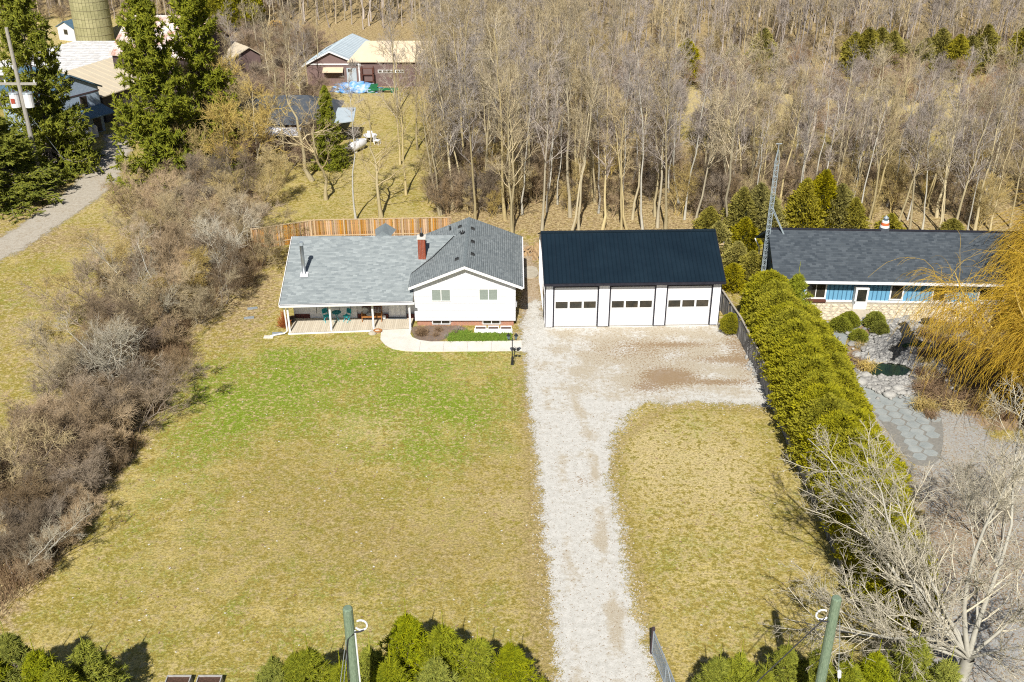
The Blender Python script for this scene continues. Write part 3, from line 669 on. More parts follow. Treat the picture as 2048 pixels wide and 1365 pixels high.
while x < W_ - .05:
    z0 = 3.12 if any(a - .08 < x < b + .05 for a, b in doors) else 0.02
    rb.hexa([(x, -.004, z0), (x + .05, -.004, z0), (x + .065, 0, z0), (x - .015, 0, z0)], [(x, -.004, WH - .03), (x + .05, -.004, WH - .03), (x + .065, 0, WH - .03), (x - .015, 0, WH - .03)])
    x += .229
for k in range(33): rb.box(-.018, 0, .2 + k * .24, .25 + k * .24, .02, WH - .05)
M['rib_white'] = mat('rib_white', (.86, .86, .88), (.8, .8, .82), 1, .4)
rb.build('wall_ribs', 'rib_white', GW, kind='stuff')
for a, b in doors:
    tr = MB(); tr.box(a - .09, a, -.035, .1, 0, 3.14).box(b, b + .09, -.035, .1, 0, 3.14).box(a, b, -.035, .1, 3.05, 3.14); tr.build('door_trim', 'black_trim', GA)
    dd = MB(); dd.box(a + .005, b - .005, .10, .13, .04, 3.04); DR = dd.build('garage_door', 'white_door', GA)
    for k in range(5):
        z0 = .05 + k * .6
        MB().box(a + .02, b - .02, .062, .099, z0, z0 + .592).build('door_section', 'white_door', DR)
    for k in range(3):
        wx = a + .10 + k * .97
        fr = MB(); z0, z1 = 1.43, 1.95; x1_ = wx + .84
        fr.box(wx - .03, wx, .03, .061, z0 - .03, z1 + .03).box(x1_, x1_ + .03, .03, .061, z0 - .03, z1 + .03).box(wx, x1_, .03, .061, z1, z1 + .03).box(wx, x1_, .03, .061, z0 - .03, z0)
        fo = fr.build('door_window', 'white_trim', DR); MB().box(wx, x1_, .045, .061, z0, z1).build('pane', 'glass', fo)
    MB().box(a, b, -.2, .09, -.02, .03).build('sill_slab', 'concrete', GA)
MB().box(-.03, .03, -.035, -.001, 0, WH).build('corner_trim', 'black_trim', GA); MB().box(W_ - .05, W_ + .01, -.035, -.001, 0, WH).build('corner_trim', 'black_trim', GA)
MB().box(0.1, W_ - .1, -.036, -.019, .0, .05).build('base_trim', 'black_trim', GA)
ov = .32; EZ = WH + .08 - ov * .40
gr = MB(); gr.slab((-.12, -ov, EZ), (W_ + .12, -ov, EZ), (W_ + .12, D_ / 2, RDG), (-.12, D_ / 2, RDG), .06); gr.slab((-.12, D_ / 2, RDG), (W_ + .12, D_ / 2, RDG), (W_ + .12, D_ + ov, EZ), (-.12, D_ + ov, EZ), .06)
GR = gr.build('roof', 'black_trim', GA)
npan = 14; pwid = (W_ + .24) / npan
sl_ = (RDG - EZ) / (D_ / 2 + ov)
for back in (0, 1):
    for i in range(npan):
        p = MB(); x0 = -.12 + i * pwid
        f = (lambda s: -ov - .02 + s * (D_ / 2 + ov + .02)) if not back else (lambda s: D_ + ov + .02 - s * (D_ / 2 + ov + .02))
        h = lambda s, e: EZ + s * (RDG - EZ) + e
        p.hexa([(x0, f(0), h(0, .004)), (x0 + pwid - .006, f(0), h(0, .004)), (x0 + pwid - .006, f(1), h(1, .004)), (x0, f(1), h(1, .004))],
               [(x0, f(0), h(0, .012)), (x0 + pwid - .006, f(0), h(0, .012)), (x0 + pwid - .006, f(1), h(1, .012)), (x0, f(1), h(1, .012))])
        for k in range(3):
            xr = x0 + .04 + k * pwid / 3
            p.hexa([(xr, f(0), h(0, .010)), (xr + .06, f(0), h(0, .010)), (xr + .06, f(1), h(1, .010)), (xr, f(1), h(1, .010))],
                   [(xr + .018, f(0), h(0, .045)), (xr + .042, f(0), h(0, .045)), (xr + .042, f(1), h(1, .045)), (xr + .018, f(1), h(1, .045))])
        p.build('roof_panel', 'roof_metal', GR)
MB().box(-.16, W_ + .16, D_ / 2 - .14, D_ / 2 + .14, RDG - .01, RDG + .06).build('ridge_cap', 'roof_metal', GR)
MB().box(-.15, W_ + .15, -ov - .13, -ov - .03, EZ - .16, EZ + .0).build('gutter', 'black_trim', GR)
for xx in (-.16, W_ + .12):
    MB().hexa([(xx, -ov, EZ - .12), (xx + .04, -ov, EZ - .12), (xx + .04, D_ / 2, RDG - .12), (xx, D_ / 2, RDG - .12)], [(xx, -ov, EZ + .05), (xx + .04, -ov, EZ + .05), (xx + .04, D_ / 2, RDG + .05), (xx, D_ / 2, RDG + .05)]).build('rake_trim', 'black_trim', GR)
MB().box(-.04, 0, .9, 1.8, .05, 2.1).build('side_door', 'black_trim', GA)
MB().box(-.035, 0, 1.9, 2.8, 1.3, 2.1).build('side_glass_panel', 'glass', GA)

# ------------------------------------------------------------------ neighbour's blue house (local frame)
BO = (18.9, 66.75, 0)
BH = thing('house', 'long blue board-and-batten bungalow with dark shingle roof and cream stone base', 'house', BO, math.radians(-2.2))
L_ = 22.0; BD = 6.4; BZ = 2.75; BR = 5.0
bw = MB(); bw.box(0, L_, 0, BD, .1, BZ); BWL = bw.build('wall', 'blue_siding', BH)
bg_ = MB(); bg_.ext([(-.02, -.05, .1), (-.02, BD + .05, .1), (-.02, BD + .05, BZ), (-.02, BD / 2, BR - .2), (-.02, -.05, BZ)], (.1, 0, 0)); bg_.build('gable_wall', 'blue_grey', BH)
dx = 5.28
wins = [(2.02, 3.30, 1.12, 2.3, 1), (7.95, 8.72, 1.1, 2.15, 0), (10.9, 11.7, 1.05, 2.1, 0), (14.1, 15.85, 1.15, 2.0, 1)]
x = .25
while x < L_:
    if not any(a - .1 < x < b + .1 for a, b, *_ in wins) and not dx - .15 < x < dx + 1.05: MB().box(x, x + .05, -.03, -.001, .95, BZ).build('batten', 'blue_batten', BWL)
    x += .305
for a, b, c, d, ml in wins: window(BH, (0, 0, 0), a, b, c, d, -.01, mull=ml, fr=.1)
MB().box(1.95, 3.4, -.3, -.08, .85, 1.02).build('window_box', 'bench_dark', BH)
MB().box(-.02, L_, -.06, -.001, .80, .93).build('sill_board', 'white_trim', BH)
bd = MB(); bd.box(dx, dx + .92, -.62, -.12, .05, 2.15); BDo = bd.build('storm_door', 'white_trim', BH)
MB().box(dx + .14, dx + .78, -.64, -.621, 1.15, 2.05).build('pane', 'glass', BDo); MB().box(dx + .02, dx + .07, -.68, -.621, 1.0, 1.15).build('handle', 'black_iron', BDo)
rr = [(dx + .46 + .5 * math.cos(t), -.62 - .42 * math.sin(t), .03) for t in np.linspace(0, math.pi, 10)]
MB().ext(rr, (0, 0, .05)).build('door_mat', 'slate', BH)
br_ = MB(); E0 = -.75; EZB = 2.72
br_.slab((-.5, E0, EZB), (L_ + .4, E0, EZB), (L_ + .4, BD / 2, BR), (-.5, BD / 2, BR), .14); br_.slab((-.5, BD / 2, BR), (L_ + .4, BD / 2, BR), (L_ + .4, BD + .75, EZB), (-.5, BD + .75, EZB), .14)
BRO = br_.build('roof', 'blue_grey', BH)
shingles((-.52, E0 - .02, EZB), (L_ + .4, E0 - .02, EZB), (L_ + .4, BD / 2, BR), (-.52, BD / 2, BR), (0, 0, 0), BRO, 'dark_shingle', seed=8)
shingles((L_ + .4, BD + .77, EZB), (-.52, BD + .77, EZB), (-.52, BD / 2, BR), (L_ + .4, BD / 2, BR), (0, 0, 0), BRO, 'dark_shingle', course=.3, tab=.6, seed=9)
MB().box(-.5, L_ + .4, BD / 2 - .12, BD / 2 + .12, BR - .03, BR + .045).build('ridge_cap', 'black_trim', BRO)
MB().box(-.5, L_ + .4, E0 - .14, E0 - .025, EZB - .15, EZB + .02).build('gutter', 'white_trim', BRO)
MB().tube([(-.55, BD + .7, 2.6), (-.3, BD + .1, 2.2), (-.12, BD + .05, .2)], .05, 6).build('downspout', 'white_trim', BH)
MB().tube([(-.5, E0 - .08, 2.6), (-.15, -.1, 2.2), (-.12, -.06, .2)], .05, 6).build('downspout', 'white_trim', BH)
MB().box(-.06, -.021, 2.3, 2.95, 2.5, 3.6).build('gable_window', 'bench_dark', BH)
# stone base that batters outward
sb = MB(); sb.hexa([(-.1, -1.35, 0), (L_, -1.35, 0), (L_, 0, 0), (-.1, 0, 0)], [(-.1, -.28, .76), (L_, -.28, .76), (L_, 0, .76), (-.1, 0, .76)]); SB = sb.build('stone_base', 'stone_mortar', BH)
def rock_mesh(seed, sub=1, flat=.6, jag=.25):
    rg = np.random.default_rng(seed)
    t = (1 + 5 ** .5) / 2
    V = np.array([(-1, t, 0), (1, t, 0), (-1, -t, 0), (1, -t, 0), (0, -1, t), (0, 1, t), (0, -1, -t), (0, 1, -t), (t, 0, -1), (t, 0, 1), (-t, 0, -1), (-t, 0, 1)], float)
    Fc = [(0, 11, 5), (0, 5, 1), (0, 1, 7), (0, 7, 10), (0, 10, 11), (1, 5, 9), (5, 11, 4), (11, 10, 2), (10, 7, 6), (7, 1, 8), (3, 9, 4), (3, 4, 2), (3, 2, 6), (3, 6, 8), (3, 8, 9), (4, 9, 5), (2, 4, 11), (6, 2, 10), (8, 6, 7), (9, 8, 1)]
    V /= np.linalg.norm(V, axis=1)[:, None]
    for _ in range(sub):
        vl = list(map(tuple, V)); mp = {}; F2 = []
        def mid(a, b):
            k = (min(a, b), max(a, b))
            if k not in mp: p = (np.array(vl[a]) + vl[b]); vl.append(tuple(p / np.linalg.norm(p))); mp[k] = len(vl) - 1
            return mp[k]
        for a, b, c in Fc: x_, y_, z_ = mid(a, b), mid(b, c), mid(c, a); F2 += [(a, x_, z_), (b, y_, x_), (c, z_, y_), (x_, y_, z_)]
        V = np.array(vl); Fc = F2
    V = V * (1 + (rg.random((len(V), 1)) - .5) * jag)
    V[:, 2] *= flat
    return V, np.array(Fc)
rocks = [rock_mesh(i, 0, .7, .5) for i in range(8)]
rmesh = []
for i, (V, Fc) in enumerate(rocks):
    me = mesh_np('stone', V, tris=Fc, a=np.full(len(V), (i * .37) % 1)); me.materials.append(M['cream_stone']); rmesh.append(me)
row = 0; cnt = 0
for row in range(6):
    s = (row + .5) / 6; yy = -1.3 + s * 1.0; zz = s * .74 + .02
    x = 1.6 + random.random() * .3
    while x < 17:
        wd = random.uniform(.28, .62)
        if not (dx - .1 < x + wd / 2 < dx + 1.0) and cnt < 292:
            so_ = bpy.data.objects.new('stone', rmesh[random.randrange(8)]); COL.objects.link(so_); so_.parent = SB
            so_.location = (x + wd / 2, yy + random.uniform(-.04, .04), zz); so_.scale = (wd / 2 * .98, .13, .12); so_.rotation_euler = (rad(42), random.uniform(-.25, .25), random.uniform(-.2, .2)); cnt += 1
        x += wd
# lighthouse shaped chimney cap
lh = MB(); LHX, LHY = 7.8, BD / 2 + .15
lh.tube([(LHX, LHY, 4.8), (LHX, LHY, 5.2)], [.42, .36], 8); LHo = lh.build('chimney', 'slate', BH)
for z0, z1, r0, r1, mm in ((5.2, 5.36, .34, .31, 'white_trim'), (5.36, 5.56, .30, .27, 'orange_band'), (5.56, 5.70, .26, .24, 'white_trim'), (5.70, 5.90, .15, .15, 'lantern')):
    MB().tube([(LHX, LHY, z0), (LHX, LHY, z1)], [r0, r1], 12).build('chimney_band', mm, LHo)
MB().tube([(LHX, LHY, 5.90), (LHX, LHY, 6.08)], [.2, .02], 10).build('chimney_cap', 'galv', LHo)
# entrance canopy on the right end
MB().slab((15.9, -1.6, 2.05), (18, -1.6, 2.05), (18, -.1, 2.7), (16.2, -.1, 2.7), .1).build('side_roof', 'slate', BH); MB().box(15.9, 18, -1.66, -1.6, 1.9, 2.06).build('fascia', 'white_trim', BH)

# tv tower
T = thing('antenna_tower', 'tall grey lattice antenna tower beside the blue house gable', 'antenna', (18.42, 69.6, 0))
tri = [(.17 * math.cos(a), .17 * math.sin(a)) for a in (rad(90), rad(210), rad(330))]
for (a, b) in tri: MB().tube([(a, b, 0), (a, b, 10.2), (a * .2, b * .2, 11.0)], .028, 5).build('mast_leg', 'lattice', T)
rg_ = MB()
for k in range(25):
    z = .3 + k * .4
    for i in range(3):
        p, q = tri[i], tri[(i + 1) % 3]
        rg_.tube([(p[0], p[1], z), (q[0], q[1], z)], .016, 4)
        rg_.tube([(p[0], p[1], z), (q[0], q[1], z + .4)], .010, 4)
rg_.build('rungs', 'lattice', T, kind='stuff')
MB().tube([(0, 0, 11.0), (0, 0, 11.45)], .03, 5).build('mast_top', 'galv', T); MB().tube([(-.22, 0, 11.42), (.22, .05, 11.42)], .035, 5).build('antenna', 'galv', T)
for dd in (-.12, .12): MB().tube([(dd * .5, 0, 6.9), (1.2 + dd * .2, -.1, 4.62)], .03, 5).build('brace', 'lattice', T)

# ------------------------------------------------------------------ fences
def fence_run(name, label, pts, hgt, m, cap, pitch=.15, group=None, jit=.03, rail_front=False, post_h=.15):
    T = thing(name, label, 'fence', (pts[0][0], pts[0][1], 0), 0, group)
    off = (pts[0][0], pts[0][1], 0)
    bm = MB(); bm.box(-.064, .064, -.011, .011, 0, 1)
    base = bm.build('fence_board', m, T); me0 = base.data
    first = True
    for a, b in zip(pts[:-1], pts[1:]):
        L = math.hypot(b[0] - a[0], b[1] - a[1]); ang = math.atan2(b[1] - a[1], b[0] - a[0]); n = int(L / pitch)
        for i in range(n):
            t = (i + .5) / n; x, y = a[0] + (b[0] - a[0]) * t - off[0], a[1] + (b[1] - a[1]) * t - off[1]
            o_ = base if first else bpy.data.objects.new('fence_board', me0)
            if not first: COL.objects.link(o_); o_.parent = T
            first = False
            o_.location = (x, y, .03); o_.rotation_euler = (random.uniform(-.02, .02), random.uniform(-.012, .012), ang + random.uniform(-.04, .04)); o_.scale = (1, 1, hgt + random.uniform(-jit, jit))
        c, s = math.cos(ang), math.sin(ang)
        def bar(z0, z1, d0, d1, nm, mm):
            q = [(a[0] - s * d0, a[1] + c * d0), (b[0] - s * d0, b[1] + c * d0), (b[0] - s * d1, b[1] + c * d1), (a[0] - s * d1, a[1] + c * d1)]
            MB(off).hexa([(*p, z0) for p in q], [(*p, z1) for p in q]).build(nm, mm, T)
        bar(hgt + .05, hgt + .09, -.06, .06, 'top_rail', cap)
        bar(.35, .44, .02, .06, 'back_rail', m); bar(hgt - .35, hgt - .26, .02, .06, 'back_rail', m)
        if rail_front: bar(.42, .50, -.05, -.015, 'front_rail', cap)
        for i in range(int(L / 2.4) + 1):
            t = min(1, i * 2.4 / L); x, y = a[0] + (b[0] - a[0]) * t, a[1] + (b[1] - a[1]) * t
            MB(off).box(x - .055, x + .055, y - .055, y + .055, 0, hgt + post_h).build('fence_post', cap if rail_front else m, T)
    return T
fence_run('wooden_fence', 'orange-brown wooden board fence behind the house', [(-20.9, 77.6), (-16.2, 79.6), (-5.0, 80.2)], 1.75, 'wood_fence', 'wood_pale', .155, rail_front=True)
fence_run('board_fence', 'weathered grey board fence along the cedar hedge', [(14.95, 66.8), (15.45, 62.5), (15.7, 57), (15.85, 46), (15.85, 38.5)], 1.55, 'wood_grey', 'wood_cap', .135, post_h=.04)
rf_ = thing('slatted_fence', 'short pale slatted fence panel among cedars behind the garage', 'fence', (16.3, 75.5, 0))
for k in range(5): MB().box(-.35, .35, -.02, .02, .35 + k * .25, .50 + k * .25).build('fence_board', 'wood_pale', rf_)
for s in (-.33, .33): MB().box(s - .04, s + .04, .021, .08, 0, 1.6).build('fence_post', 'wood_grey', rf_)

# ------------------------------------------------------------------ small things round the house
def chair(x, y, rz, label):
    T = thing('bistro_chair', label, 'chair', (x, y, .15), rz, 'bistro set on the porch')
    for s in (-.18, .18):
        MB().tube([(s, -.2, 0), (s, .2, .45), (s, .28, .88)], .016, 5).build('leg', 'teal', T); MB().tube([(s * .9, .22, 0), (s * .9, -.18, .45)], .016, 5).build('leg', 'teal', T)
    st = MB(); st.hexa([(-.2, -.2, .44), (.2, -.2, .44), (.18, .18, .44), (-.18, .18, .44)], [(-.2, -.2, .47), (.2, -.2, .47), (.18, .18, .47), (-.18, .18, .47)]); st.build('seat', 'teal', T)
    bk = MB()
    bk.ext([(-.2, .235, .62), (-.12, .235, .56), (.12, .235, .56), (.2, .235, .62), (.2, .29, .84), (.1, .29, .9), (-.1, .29, .9), (-.2, .29, .84)], (0, .02, 0)); bk.build('backrest', 'teal_dark', T)
    return T
chair(-12.95, 64.75, rad(35), 'teal folding bistro chair left of the small porch table')
chair(-11.55, 64.75, rad(-35), 'teal folding bistro chair right of the small porch table')
T = thing('bistro_table', 'small teal folding table between the two porch chairs', 'table', (-12.25, 64.8, .15), 0, 'bistro set on the porch')
MB().tube([(0, 0, .68), (0, 0, .71)], .33, 12).build('table_top', 'teal_dark', T)
for a in (0, 90, 180, 270): MB().tube([(.25 * math.cos(rad(a + 45)), .25 * math.sin(rad(a + 45)), 0), (-.2 * math.cos(rad(a + 45)), -.2 * math.sin(rad(a + 45)), .68)], .014, 5).build('leg', 'teal_dark', T)
T = thing('garden_bench', 'brown wooden slat-back bench with a blanket on the porch', 'bench', (-9.8, 64.95, .15), rad(1))
for k in range(4): MB().box(-.68, .68, -.28 + k * .13, -.17 + k * .13, .42, .45).build('seat_slat', 'bench', T)
for k in range(13): MB().box(-.63 + k * .1, -.58 + k * .1, .24, .265, .47, .95 - .00).build('back_slat', 'bench_dark', T)
arc = [(-.7, .23, .9), (.7, .23, .9), (.7, .23, .95), (.35, .23, 1.05), (0, .23, 1.12), (-.35, .23, 1.05), (-.7, .23, .95)]
MB().ext(arc, (0, .045, 0)).build('top_rail', 'bench_dark', T)
for s in (-.7, .66):
    MB().box(s, s + .05, -.3, -.25, 0, .62).build('leg', 'bench', T); MB().box(s, s + .05, .22, .27, 0, .95).build('leg', 'bench', T); MB().box(s - .01, s + .06, -.32, .25, .62, .66).build('armrest', 'bench', T)
MB().box(-.68, .68, -.29, -.285, .34, .42).build('front_rail', 'bench', T)
def pillow(name, label, cat, loc, sx, sy, sz, m, rot=0):
    V, Fc = rock_mesh(5, 2, 1, .04); V = np.sign(V) * np.abs(V) ** .7; V = V * np.array((sx, sy, sz))
    o_ = obj(name, mesh_np(name, V, tris=Fc, a=np.full(len(V), .5), smooth=True), m); o_.location = loc; o_.rotation_euler = (0, rot, 0); return tag(o_, label, cat)
pillow('pillow', 'white printed pillow leaning at the left end of the bench', 'pillow', (-10.3, 65.02, .86), .22, .1, .24, 'cloth', .3)
pillow('blanket', 'folded pale blanket lying on the bench seat', 'blanket', (-9.9, 64.88, .66), .3, .22, .05, 'cloth')
pillow('storage_box', 'small pale box by the front door', 'box', (-9.0, 65.12, .3), .14, .1, .15, 'white_plastic')
# ring of the tree pot by the walk
T = thing('planter_ring', 'round woven brown ring lying at the walk corner', 'planter', (-9.25, 63.42, 0))
pts = [(.27 * math.cos(t), .2 * math.sin(t), .14) for t in np.linspace(0, 2 * math.pi, 17)]; MB().tube(pts, .05, 6).build('rim', 'bench', T)
MB().tube([(0, 0, .0), (0, 0, .08)], .22, 12).build('soil', 'wood_pale', T)
V, Fc = rock_mesh(3, 1, .5, .3); o_ = obj('flat_stone', mesh_np('flat_stone', V * .28, tris=Fc), 'slab_rock'); o_.location = (-9.6, 63.2, .04); tag(o_, 'flat pale stone beside the brown ring', 'stone')
# lamp post
T = thing('lamp_post', 'black twin-lantern lamp post at the end of the front walk', 'lamp post', (0.02, 58.95, 0))
MB().tube([(0, 0, 0), (0, 0, .1), (0, 0, .5), (0, 0, .62)], [.12, .09, .07, .035], 10).build('base', 'black_iron', T)
MB().tube([(0, 0, .6), (0, 0, 1.95)], .03, 8).build('post', 'black_iron', T)
MB().tube([(-.24, 0, 1.88), (0, 0, 1.74), (.24, 0, 1.88)], .018, 5).build('crossarm', 'black_iron', T)
for s in (-.24, .24):
    ln = MB().tube([(s, 0, 1.88), (s, 0, 2.14)], [.07, .13], 6).build('lantern', 'lantern', T); MB().tube([(s, 0, 2.14), (s, 0, 2.2), (s, 0, 2.34)], [.16, .07, .01], 6).build('lantern_cap', 'black_iron', ln); MB().tube([(s, 0, 1.80), (s, 0, 1.88)], [.02, .07], 6).build('lantern_base', 'black_iron', ln)
MB().tube([(0, 0, 1.2), (.14, 0, 1.3), (.36, 0, 1.16)], .014, 5).build('hook_arm', 'black_iron', T)
for s in (.14, .36): MB().tube([(s, 0, 1.0), (s, 0, 1.08), (s, 0, 1.16), (s, 0, 1.2)], [.03, .1, .1, .03], 8).build('hanging_lantern', 'black_iron', T)
MB().tube([(.14, .05, 0), (.14, .05, 1.0)], .012, 5).build('side_rod', 'black_iron', T)
# raised planters in front of the house and at the bottom
def planter(x, y, wx, wy, h, m, label, group, rz=0):
    T = thing('raised_planter', label, 'planter', (x, y, 0), rz, group)
    MB().box(-wx / 2, wx / 2, -wy / 2, -wy / 2 + .04, 0.04, h).build('side_board', m, T); MB().box(-wx / 2, wx / 2, wy / 2 - .04, wy / 2, 0.04, h).build('side_board', m, T)
    MB().box(-wx / 2, -wx / 2 + .04, -wy / 2 + .041, wy / 2 - .041, 0.04, h - .003).build('side_board', m, T); MB().box(wx / 2 - .04, wx / 2, -wy / 2 + .041, wy / 2 - .041, 0.04, h - .003).build('side_board', m, T)
    MB().box(-wx / 2 + .042, wx / 2 - .042, -wy / 2 + .042, wy / 2 - .042, .05, h - .08).build('soil', 'soil', T)
    for sx in (-1, 1): MB().box(sx * (wx / 2 + .02) - .035, sx * (wx / 2 + .02) + .035, -wy / 2 - .03, -wy / 2 - .001, 0, h + .05).build('corner_post', m, T)
for k, lab in enumerate(('left', 'middle', 'right')):
    planter(-2.15 + k * .87, 63.45, .76, .5, .36, 'white_trim', lab + ' of three white planter boxes under the basement window', 'white planter boxes')
M['weathered'] = mat('weathered', (.42, .41, .40), (.28, .27, .26), 5, .9)
planter(-14.0, 31.1, 1.02, 1.5, .4, 'weathered', 'left grey raised bed with brown soil at the lawn edge', 'raised beds'); planter(-12.7, 31.1, 1.02, 1.5, .4, 'weathered', 'right grey raised bed with brown soil at the lawn edge', 'raised beds')
# firewood and slab between house and garage
for i in range(14):
    a = random.uniform(-.5, .5); m_ = MB(); L = .42
    m_.tube([(-L / 2, 0, 0), (L / 2, 0, 0)], random.uniform(.07, .11), 6)
    o_ = m_.build('firewood_log', 'firewood'); o_.location = (.9 + (i % 5) * .24 + random.uniform(-.05, .05), 76.6 + (i // 5) * .3, .1 + .16 * (i // 5)); o_.rotation_euler = (0, random.uniform(-.2, .2), 1.4 + a)
    tag(o_, 'split firewood log in the heap behind the garage corner', 'log', 'firewood heap')
o_ = MB().ext([(p[0], p[1], 0) for p in smooth_loop([(-.7, -1), (.6, -1.1), (.7, .7), (.2, 1.2), (-.6, .8)])], (0, 0, .09)).build('stone_slab', 'slab_rock'); o_.location = (1.35, 73.2, 0); tag(o_, 'flat pale stone slab beside the garage wall', 'slab')
T = thing('log_stack', 'small stack of dark poles leaning by the garage back corner', 'poles', (1.6, 75.6, 0))
for k in range(5): MB().tube([(k * .1, 0, 0), (.25 + k * .1, .5, 1.3)], .04, 5).build('pole', 'firewood', T)

# ------------------------------------------------------------------ tree makers (vectorised)
def unit(a): return a / (np.linalg.norm(a, axis=-1, keepdims=True) + 1e-9)
def tubes(P, Rr, sides=3):
    N, m, _ = P.shape
    Tn = np.empty_like(P); Tn[:, 1:-1] = P[:, 2:] - P[:, :-2]; Tn[:, 0] = P[:, 1] - P[:, 0]; Tn[:, -1] = P[:, -1] - P[:, -2]; Tn = unit(Tn)
    ref = np.zeros((N, 1, 3)); ref[..., 2] = 1; vert = np.abs(Tn[:, :1, 2]) > .8; ref = np.where(vert[..., None], np.array((1., .3, 0)), ref)
    A = unit(np.cross(Tn, ref)); B = np.cross(Tn, A)
    g = np.arange(sides) * 2 * math.pi / sides
    V = P[:, :, None] + Rr[:, :, None, None] * (A[:, :, None] * np.cos(g)[None, None, :, None] + B[:, :, None] * np.sin(g)[None, None, :, None])
    idx = (np.arange(N)[:, None, None] * m + np.arange(m - 1)[None, :, None]) * sides
    k = np.arange(sides)[None, None]; k2 = (k + 1) % sides
    Q = np.stack([idx + k, idx + k2, idx + sides + k2, idx + sides + k], -1).reshape(-1, 4)
    return V.reshape(-1, 3), Q
def sprout(P, Rr, n, tr, ang, length, npts, rg, wander=.15, trop=(0, 0, .0), r0=.35, rend=.3, rmax=None, plane=None, lenfall=.5, rabs=None):
    """n children for every parent path"""
    N, m, _ = P.shape
    par = np.repeat(np.arange(N), n); K = N * n
    t = rg.uniform(tr[0], tr[1], K) * (m - 1); i = np.minimum(t.astype(int), m - 2); f = (t - i)[:, None]
    p0 = P[par, i] * (1 - f) + P[par, i + 1] * f
    rr = Rr[par, i] * (1 - f[:, 0]) + Rr[par, i + 1] * f[:, 0]
    tan = unit(P[par, i + 1] - P[par, i])
    rv = rg.normal(size=(K, 3))
    if plane is not None: rv = rv * np.array(plane)
    side = unit(rv - (rv * tan).sum(1, keepdims=True) * tan)
    a = np.radians(rg.uniform(ang[0], ang[1], K))[:, None]
    d = unit(tan * np.cos(a) + side * np.sin(a))
    L = rg.uniform(length[0], length[1], K) * (1 - lenfall * t / (m - 1))
    step = (L / (npts - 1))[:, None]
    pts = [p0]; tr_ = np.array(trop)
    for _ in range(npts - 1):
        d = unit(d + rg.normal(size=(K, 3)) * wander + tr_)
        pts.append(pts[-1] + d * step)
    P2 = np.stack(pts, 1)
    ra = np.full(K, rabs) if rabs is not None else rr * r0
    if rmax: ra = np.minimum(ra, rmax)
    R2 = ra[:, None] * np.linspace(1, rend, npts)[None]
    return P2, R2
def join(parts):
    V = []; Q = []; A = []; b = 0
    for v, q, a in parts:
        V.append(v); Q.append(q + b); A.append(a); b += len(v)
    return np.concatenate(V), np.concatenate(Q), np.concatenate(A)
def tb(P, Rr, sides, rg, lo=0., hi=1.):
    V, Q = tubes(P, Rr, sides); N, m, _ = P.shape
    return V, Q, np.repeat(rg.uniform(lo, hi, N), m * sides)
def ground_path(h, lean, rg, n=9, wob=.12, r=.2, rtop=.15):
    z = np.linspace(0, h, n); x = lean[0] * z + np.cumsum(rg.normal(size=n) * wob) ; y = lean[1] * z + np.cumsum(rg.normal(size=n) * wob); x -= x[0]; y -= y[0]
    rr = r * (1 - (1 - rtop) * (z / h) ** .8); rr[0] *= 1.35
    return np.stack([x, y, z], 1)[None], rr[None]
def bare_tree(seed, h=16, r=.16, trunk_frac=.95, nlimb=16, spread=(25, 50), lo=.35, limb=4.2, stems=1, twr=.010, wob=.12, lean=.03, nb=7, nt_=7, up=.10, bend=.12):
    rg = np.random.default_rng(seed)
    Ps, Rs = [], []
    for s in range(stems):
        P, Rr = ground_path(h * rg.uniform(.85, 1) * trunk_frac, (rg.normal() * lean * (1 + .8 * (stems > 1)), rg.normal() * lean * (1 + .8 * (stems > 1))), rg, 10, wob, r * (1 if stems == 1 else .75))
        P[..., :2] += rg.normal(size=2) * (.25 if stems > 1 else 0)
        Ps.append(P); Rs.append(Rr)
    P = np.concatenate(Ps); Rr = np.concatenate(Rs)
    trunk = tb(P, Rr, 7, rg)
    L1, S1 = sprout(P, Rr, nlimb, (lo, .99), spread, (limb * .55, limb), 6, rg, bend, (0, 0, up), .55, .25)
    L2, S2 = sprout(L1, S1, nb, (.2, .98), (25, 60), (limb * .22, limb * .42), 4, rg, .18, (0, 0, up * .8), .6, .4, lenfall=.35)
    S2 = np.maximum(S2, twr)
    L3, S3 = sprout(L2, S2, nt_, (.15, 1), (20, 60), (.35, .85), 3, rg, .2, (0, 0, up), .8, .5, rabs=twr * 1.05)
    crown = join([tb(L1, np.maximum(S1, twr * 1.4), 4, rg, 0, .5), tb(L2, S2, 3, rg, .1, .8), tb(L3, S3, 3, rg, .3, 1)])
    return trunk, crown
def pack(name, part, m):
    me = mesh_np(name, part[0], quads=part[1], a=part[2]); me.materials.append(M[m]); return me
class Proto:
    pass
def proto(seed, bark, twig, **k):
    t, c = bare_tree(seed, **k); p = Proto(); p.t = pack('trunk', t, bark); p.c = pack('crown', c, twig)
    V, Q, A = join([t, c]); me = mesh_np('tree', V, quads=Q, a=A); me.materials.append(M[twig]); p.j = me; return p
def plant(p, name, label, cat, group, loc, rz, s, sz=None, lean=(0, 0), parts=True):
    if not parts:
        o = bpy.data.objects.new(name, p.j); COL.objects.link(o)
    else:
        o = bpy.data.objects.new(name, None); COL.objects.link(o); o.empty_display_size = .5
        for nm, me in (('trunk', p.t), ('crown', p.c)):
            c = bpy.data.objects.new(nm, me); COL.objects.link(c); c.parent = o
    o.location = loc; o.rotation_euler = (lean[0], lean[1], rz); o.scale = (s, s, sz or s)
    return tag(o, label, cat, group)

